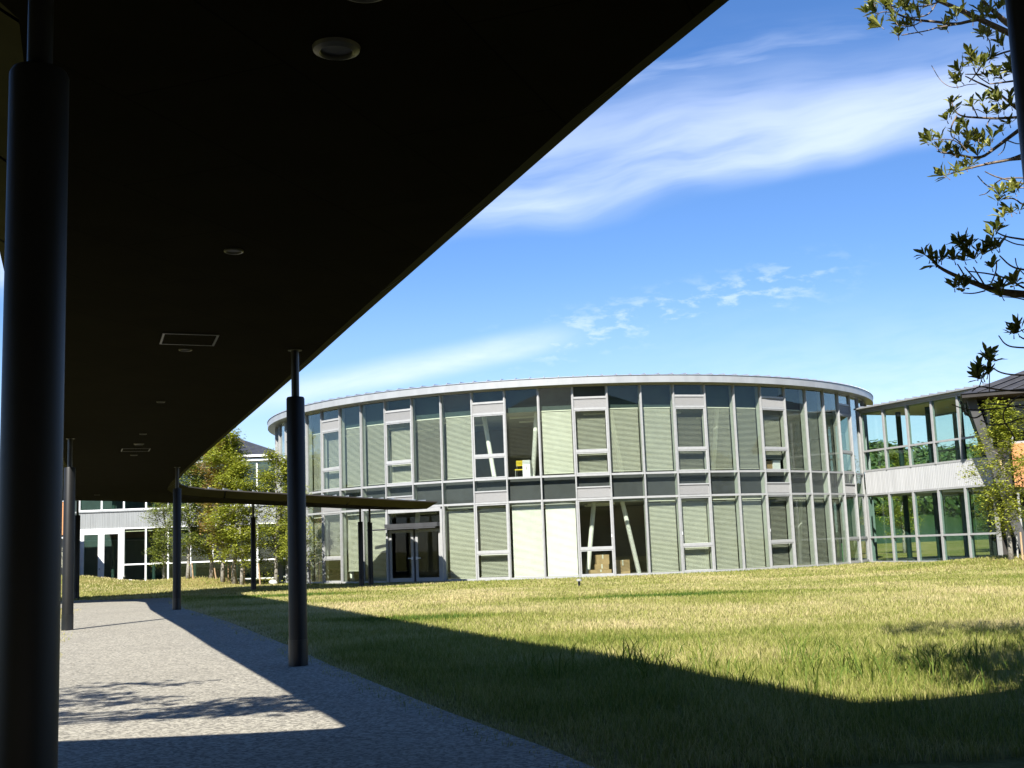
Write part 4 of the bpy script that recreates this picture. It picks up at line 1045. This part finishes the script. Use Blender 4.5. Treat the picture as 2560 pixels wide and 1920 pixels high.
def whorl(px, py, Y=6.5, n_=7, size=.078, lean=None):
    c_ = at(px,py,Y); ax = Vector((r.uniform(-.55,.25),r.uniform(-.5,.3),r.uniform(.3,1.0))).normalized() if lean is None else Vector(lean).normalized()
    a0_ = r.uniform(0,6.28); u_ = ax.orthogonal().normalized(); w_ = ax.cross(u_); sh = r.uniform(-.2,.2)
    for k in range(n_):
        a_ = a0_+k*2.4; open_ = r.uniform(.15,1.2)
        d = (ax*math.cos(open_)+(u_*math.cos(a_)+w_*math.sin(a_))*math.sin(open_)).normalized()
        l_ = size*r.uniform(.5,1.25); s = d.cross(ax); s = s.normalized() if s.length > 1e-4 else u_
        nr = s.cross(d).normalized(); wd_ = l_*.145; cup = nr*l_*.05; tip = d*l_-nr*l_*r.uniform(-.05,.18)
        b0 = c_+d*.003; m1, m2 = d*l_*.30, d*l_*.66-nr*l_*.03
        for sg in (1,-1):       # two halves folded along the midrib, widest beyond the middle
            A, B = b0+m1+(s*wd_*.62*sg+cup), b0+m2+(s*wd_*sg+cup*1.3)
            LV.extend([b0,b0+m1,A,b0+m1*.4+s*wd_*.28*sg] if sg > 0 else [b0,b0+m1*.4+s*wd_*.28*sg,A,b0+m1]); LV.extend([b0+m1,b0+m2,B,A] if sg > 0 else [b0+m1,A,B,b0+m2]); LV.extend([b0+m2,b0+tip,b0+m2.lerp(tip,.55)+s*wd_*.62*sg,B] if sg > 0 else [b0+m2,B,b0+m2.lerp(tip,.55)+s*wd_*.62*sg,b0+tip])
        LT.extend([min(1,max(0,.5+sh+r.uniform(-.35,.35)))]*24)
    # stem below the rosette
    st = c_-ax*.022
    tk.tube([st,c_],[.003,.002],4,False)
def Z2(p): return (2100+p[0]*.2411, p[1]*.2411)
def Z3(p): return (2260+p[0]*.3614, 400+p[1]*.3614)
for pts, r0, r1 in (
    ([(2900,260),(1990,440),(1810,370),(1450,200),(1150,60),(1000,0)],.030,.010),([(2500,420),(1780,270),(1680,200),(1600,120),(1480,20)],.03,.008),
    ([(1450,200),(1340,220),(1200,255),(1000,225),(850,215),(700,190),(560,130),(520,30)],.011,.004),([(1010,285),(900,320),(720,350),(640,365)],.004,.003),([(1200,255),(1010,285)],.005,.004),
    ([(1000,30),(930,150),(790,185),(660,170)],.005,.003),([(1060,10),(900,60),(780,70),(700,20)],.005,.003),([(850,215),(780,260),(700,280),(640,260)],.004,.003),([(560,130),(440,120),(380,150),(300,90)],.004,.002),([(780,190),(760,260),(800,330),(860,365)],.003,.002),
    ([(2300,470),(1830,510),(1640,560),(1490,640),(1420,760),(1340,850)],.007,.003),([(2300,600),(1860,690),(1600,750),(1470,770),(1300,770)],.007,.003),
    ([(2200,760),(1870,830),(1650,860),(1550,870)],.008,.003),([(1550,870),(1420,790),(1380,700)],.004,.003),([(1490,640),(1560,560),(1560,440),(1530,390)],.004,.003),
    ([(950,680),(1040,840),(1150,910),(1260,900),(1300,880),(1420,870)],.0022,.0022),([(2400,1500),(1900,1200),(1640,950),(1420,850),(1300,790)],.010,.003),([(1900,1100),(1780,1090),(1620,940)],.008,.003),
    ([(2300,1170),(1900,1210),(1640,1230),(1440,1220),(1270,1210),(1190,1160),(1160,1060)],.009,.003),([(1210,1200),(1150,1310),(1150,1420),(1210,1440),(1330,1580)],.005,.003),([(1430,1220),(1400,1150),(1370,1090)],.004,.003),([(1560,1230),(1520,1290),(1560,1400)],.004,.003),
    ([(2500,1050),(1908,1310),(1720,1450),(1590,1550),(1450,1650),(1200,1600),(1060,1580)],.016,.004),([(2500,1400),(1908,1600),(1750,1660),(1500,1700)],.014,.006),([(1330,1580),(1210,1460),(1100,1440),(960,1450)],.004,.002),([(1720,1450),(1850,1500),(1908,1470)],.004,.003),([(1720,1460),(1700,1560),(1640,1610)],.004,.002),([(1000,1470),(990,1530),(1060,1590)],.003,.002)):
    q0 = .25 if r0 > .012 else r.uniform(-.2,.3); twig([Z2(p_) for p_ in pts],r0,r1,6.6+q0,6.45)
for pts, r0, r1 in (
    ([(1300,20),(830,-20),(560,30),(440,60),(300,100)],.010,.003),([(1300,250),(830,165),(640,120),(560,80)],.006,.003),([(510,110),(560,170),(620,200),(830,190),(1200,200)],.003,.004),([(520,245),(580,230),(640,150),(700,120),(1100,130)],.002,.005),
    ([(1300,420),(830,320),(760,260),(690,270)],.007,.003),([(1300,620),(830,550),(700,530),(640,500)],.007,.003),([(830,590),(760,580),(680,540),(620,540)],.004,.003),
    ([(1400,980),(830,930),(640,910),(540,870),(400,820),(250,750),(190,690)],.024,.004),([(440,835),(370,720)],.005,.003),([(540,870),(470,800),(420,740)],.006,.003),([(560,870),(480,740)],.005,.003),([(1000,940),(830,890),(740,830),(620,790),(450,770)],.007,.003),([(590,880),(640,770),(640,700)],.005,.003),([(1100,800),(830,760),(740,740),(660,660)],.007,.003),([(560,905),(480,925),(410,920)],.004,.003),([(830,965),(760,950),(660,945)],.004,.002),
    ([(1200,1350),(830,1240),(800,1220)],.006,.003),([(655,1215),(700,1280),(780,1300),(1100,1300)],.003,.005),([(600,1430),(680,1480),(830,1490),(1200,1500)],.003,.006),([(590,1600),(592,1430)],.003,.002),([(520,1570),(545,1500),(560,1430)],.003,.002),([(470,1600),(520,1560),(640,1590),(830,1600),(1200,1580)],.003,.006),([(770,680),(780,740),(840,800)],.003,.003)):
    yy = 5.95 if max(p_[1] for p_ in pts) > 600 else 6.45
    twig([Z3(p_) for p_ in pts],r0,r1,yy+r.uniform(0,.3),yy)
for pts in ([(2380,1011),(2412,1024),(2474,1025),(2560,1011),(2800,1000)],[(2400,1005),(2414,1037),(2438,1048),(2462,1030)],[(2452,1050),(2474,1063),(2517,1060),(2560,1041),(2800,1020)],[(2560,985),(2530,1000),(2500,1040),(2535,1090),(2536,1100)],[(2560,1020),(2500,1010),(2470,1010)]):
    twig(pts,.003,.005,6.5,6.6)
W2 = [(300,80),(380,130),(430,280),(390,260),(450,60),(520,40),(560,170),(620,80),(640,280),(600,350),(610,380),(700,280),(760,270),(800,100),(870,30),(830,200),(1070,270),(1110,310),(1100,30),(1210,180),(1290,90),(1380,230),(1480,100),(1560,90),(1550,180),(1640,100),(1700,60),(1740,20),(350,30),(720,30),(940,60),(680,120),(270,140),(480,110),(740,150),(580,230),(1180,200),(1500,200),(1460,130),(1620,200),
      (1530,390),(1480,370),(1640,450),(1690,480),(1370,600),(1340,640),(1400,690),(1240,740),(1260,850),(1210,880),(1490,710),(1530,810),(1600,800),(1650,790),(1730,740),(1800,760),(1820,560),(1400,640),(1350,580),(1440,690),(1270,700),(1780,700),(1690,820),(1560,620),
      (1150,1080),(1150,1200),(1110,1250),(1370,1110),(1480,1060),(1620,1000),(1680,1040),(1770,1010),(1520,1190),(1640,1190),(1700,1150),(1780,1110),(1760,1290),(1270,1290),(1310,1340),(1680,1370),(1600,1030),(1640,1060),(1140,1180),
      (950,1470),(1050,1440),(1190,1400),(1230,1410),(1350,1450),(1440,1440),(1500,1490),(1580,1440),(1020,1540),(1080,1600),(1140,1550),(1200,1600),(1270,1570),(1430,1620),(900,1480),(1320,1460),(1400,1480),(1560,1520),(1480,1540),(1250,1600)]
for q in W2: whorl(*Z2(q),6.45+r.uniform(-.15,.15),r.randint(7,12),r.uniform(.064,.084))
for q in [(650,290),(690,230),(730,200),(790,200),(690,400),(640,490),(760,360),(620,530),(270,110),(300,120),(350,90),(380,80),(430,60),(470,40),(770,230),(660,250),(740,370),(800,350),(640,470)]: whorl(*Z3(q),6.45,r.randint(6,9))
for q in [(180,690),(230,730),(150,660),(260,700),(430,560),(400,590),(450,640),(510,640),(350,700),(420,700),(540,660),(380,570),(470,590),(430,620),(490,690),(640,620),(600,620),(660,610),(610,750),(380,870),(410,890),(350,890),(680,880),(660,890),(760,870),(780,850),(680,950),(790,1200),(760,1210),(810,1170),(520,1440),(550,1510),(580,1390),(600,1400),(530,1520),(510,1500),(580,1490),(570,1360)]: whorl(*Z3(q),5.95,r.randint(8,13),.076)
# crown beyond the frame (casts the shade on the lawn at the right)
for _ in range(2350):
    a_ = r.uniform(0,6.28); rr_ = 1.9*math.sqrt(r.random())
    if _ > 1700: x, y, z = r.uniform(2.6,4.6), r.uniform(4.7,6.4), r.uniform(4.5,5.5)
    elif _ < 1150: x, y, z = 3.75+.9*rr_*math.cos(a_), 6.1+.6*rr_*math.sin(a_), r.uniform(3.6,6.2)
    else: x, y, z = 4.0+.95*rr_*math.cos(a_), 7.0+.5*rr_*math.sin(a_), r.uniform(7.2,8.6)
    qx, qz = x, z-EYE; dd_ = y*math.cos(PITCH)+qz*math.sin(PITCH); vv_ = (-y*math.sin(PITCH)+qz*math.cos(PITCH))/dd_; uu_ = qx/dd_
    if uu_ < .475+.04*vv_ and vv_ < .365: continue      # keep the hidden part of the crown clear of the branches above
    c_ = Vector((x,y,z)); ax = Vector((r.uniform(-.5,.5),r.uniform(-.5,.5),1)).normalized(); u_ = ax.orthogonal().normalized(); w_ = ax.cross(u_)
    for k in range(8):
        aa = k*2.4; d = (ax*.5+(u_*math.cos(aa)+w_*math.sin(aa))*.85).normalized(); l_ = .11; s = d.cross(ax).normalized()
        LV.extend([c_,c_+d*l_*.5+s*l_*.2,c_+d*l_,c_+d*l_*.5-s*l_*.2]); LT.extend([r.random()]*4)
for k in range(8):
    a_ = k*.8-.6; e = Vector((4.9+1.4*math.cos(a_),6.9+1.2*math.sin(a_),3.2+.35*k)); s_ = Vector((3.62,6.82,2.6+.3*k)); tk.tube([s_,s_.lerp(e,.5)+Vector((0,0,.15)),e],[.025,.018,.008],6,False)
o = tk.build('trunk',M['bark_fg'],FT,smooth=True)
cr = bpy.data.objects.new('crown',mesh_from('crown',LV,LT,M['leaf_fg'])); COL.objects.link(cr); cr.parent = FT; cr.data.transform(Matrix.Translation(-FT.location))

# tree left of the frame whose shade falls on the path
r = random.Random(4)
ST = root('side_tree',(-6.6,4.9,0),'tree left of the path whose leafy shade falls on the gravel','tree')
tk = MB(); LV, LT = [], []
tk.tube([(-6.6,4.9,-.1),(-6.55,4.95,2.5),(-6.5,5.0,4.6),(-6.45,5.1,6.2)],[.10,.09,.07,.04],8)
SH = LIGHT*(1/math.tan(R_(SUN_EL)))
targets = [(-3.0,10.0),(-2.75,9.95),(-2.5,9.85),(-2.3,10.0),(-2.1,10.1),(-1.9,10.2),(-1.75,10.0),(-2.65,10.3),(-2.4,10.45),(-3.6,12.4),(-4.3,12.6),(-4.0,11.0),(-4.9,12.2),(-3.5,10.9),(-4.6,10.3),(-4.1,10.2),(-4.6,11.8),(-4.2,11.6),(-3.9,11.3),(-4.7,11.2),(-4.4,10.9),(-5.1,11.4),(-4.8,10.6),(-5.4,10.9),(-2.95,10.25),(-2.6,10.6),(-2.3,10.8),(-2.0,10.7),(-2.5,10.2),(-2.15,10.35),(-3.2,9.9),(-1.8,10.9),(-1.5,10.6),(-5.6,12.0),(-6.2,11.2)]
for (tx, ty) in targets:
    h = 5.3+r.uniform(-.3,.3); c_ = Vector((tx,ty,0))-Vector((SH.x,SH.y,0))*h; c_.z = h
    s_ = Vector((-6.5,5.0,4.3+r.uniform(-.5,.4))); tk.tube([s_,s_.lerp(c_,.5)+Vector((0,0,.12)),c_],[.022,.013,.006],5,False)
    for _ in range(17):
        q = c_+Vector((r.gauss(0,.30),r.gauss(0,.13),r.gauss(0,.05))); ax = Vector((0,0,1)); tk.tube([c_,q],[.005,.003],4,False)
        for k in range(8):
            aa = r.uniform(0,6.28); d = Vector((math.cos(aa),math.sin(aa),r.uniform(0,.5))).normalized(); l_ = .10; s = d.cross(ax).normalized()
            LV.extend([q,q+d*l_*.5+s*l_*.18,q+d*l_,q+d*l_*.5-s*l_*.18]); LT.extend([r.random()]*4)
tk.build('trunk',M['bark_fg'],ST,smooth=True)
cr = bpy.data.objects.new('crown',mesh_from('crown',LV,LT,M['leaf_fg'])); COL.objects.link(cr); cr.parent = ST; cr.data.transform(Matrix.Translation(-ST.location))
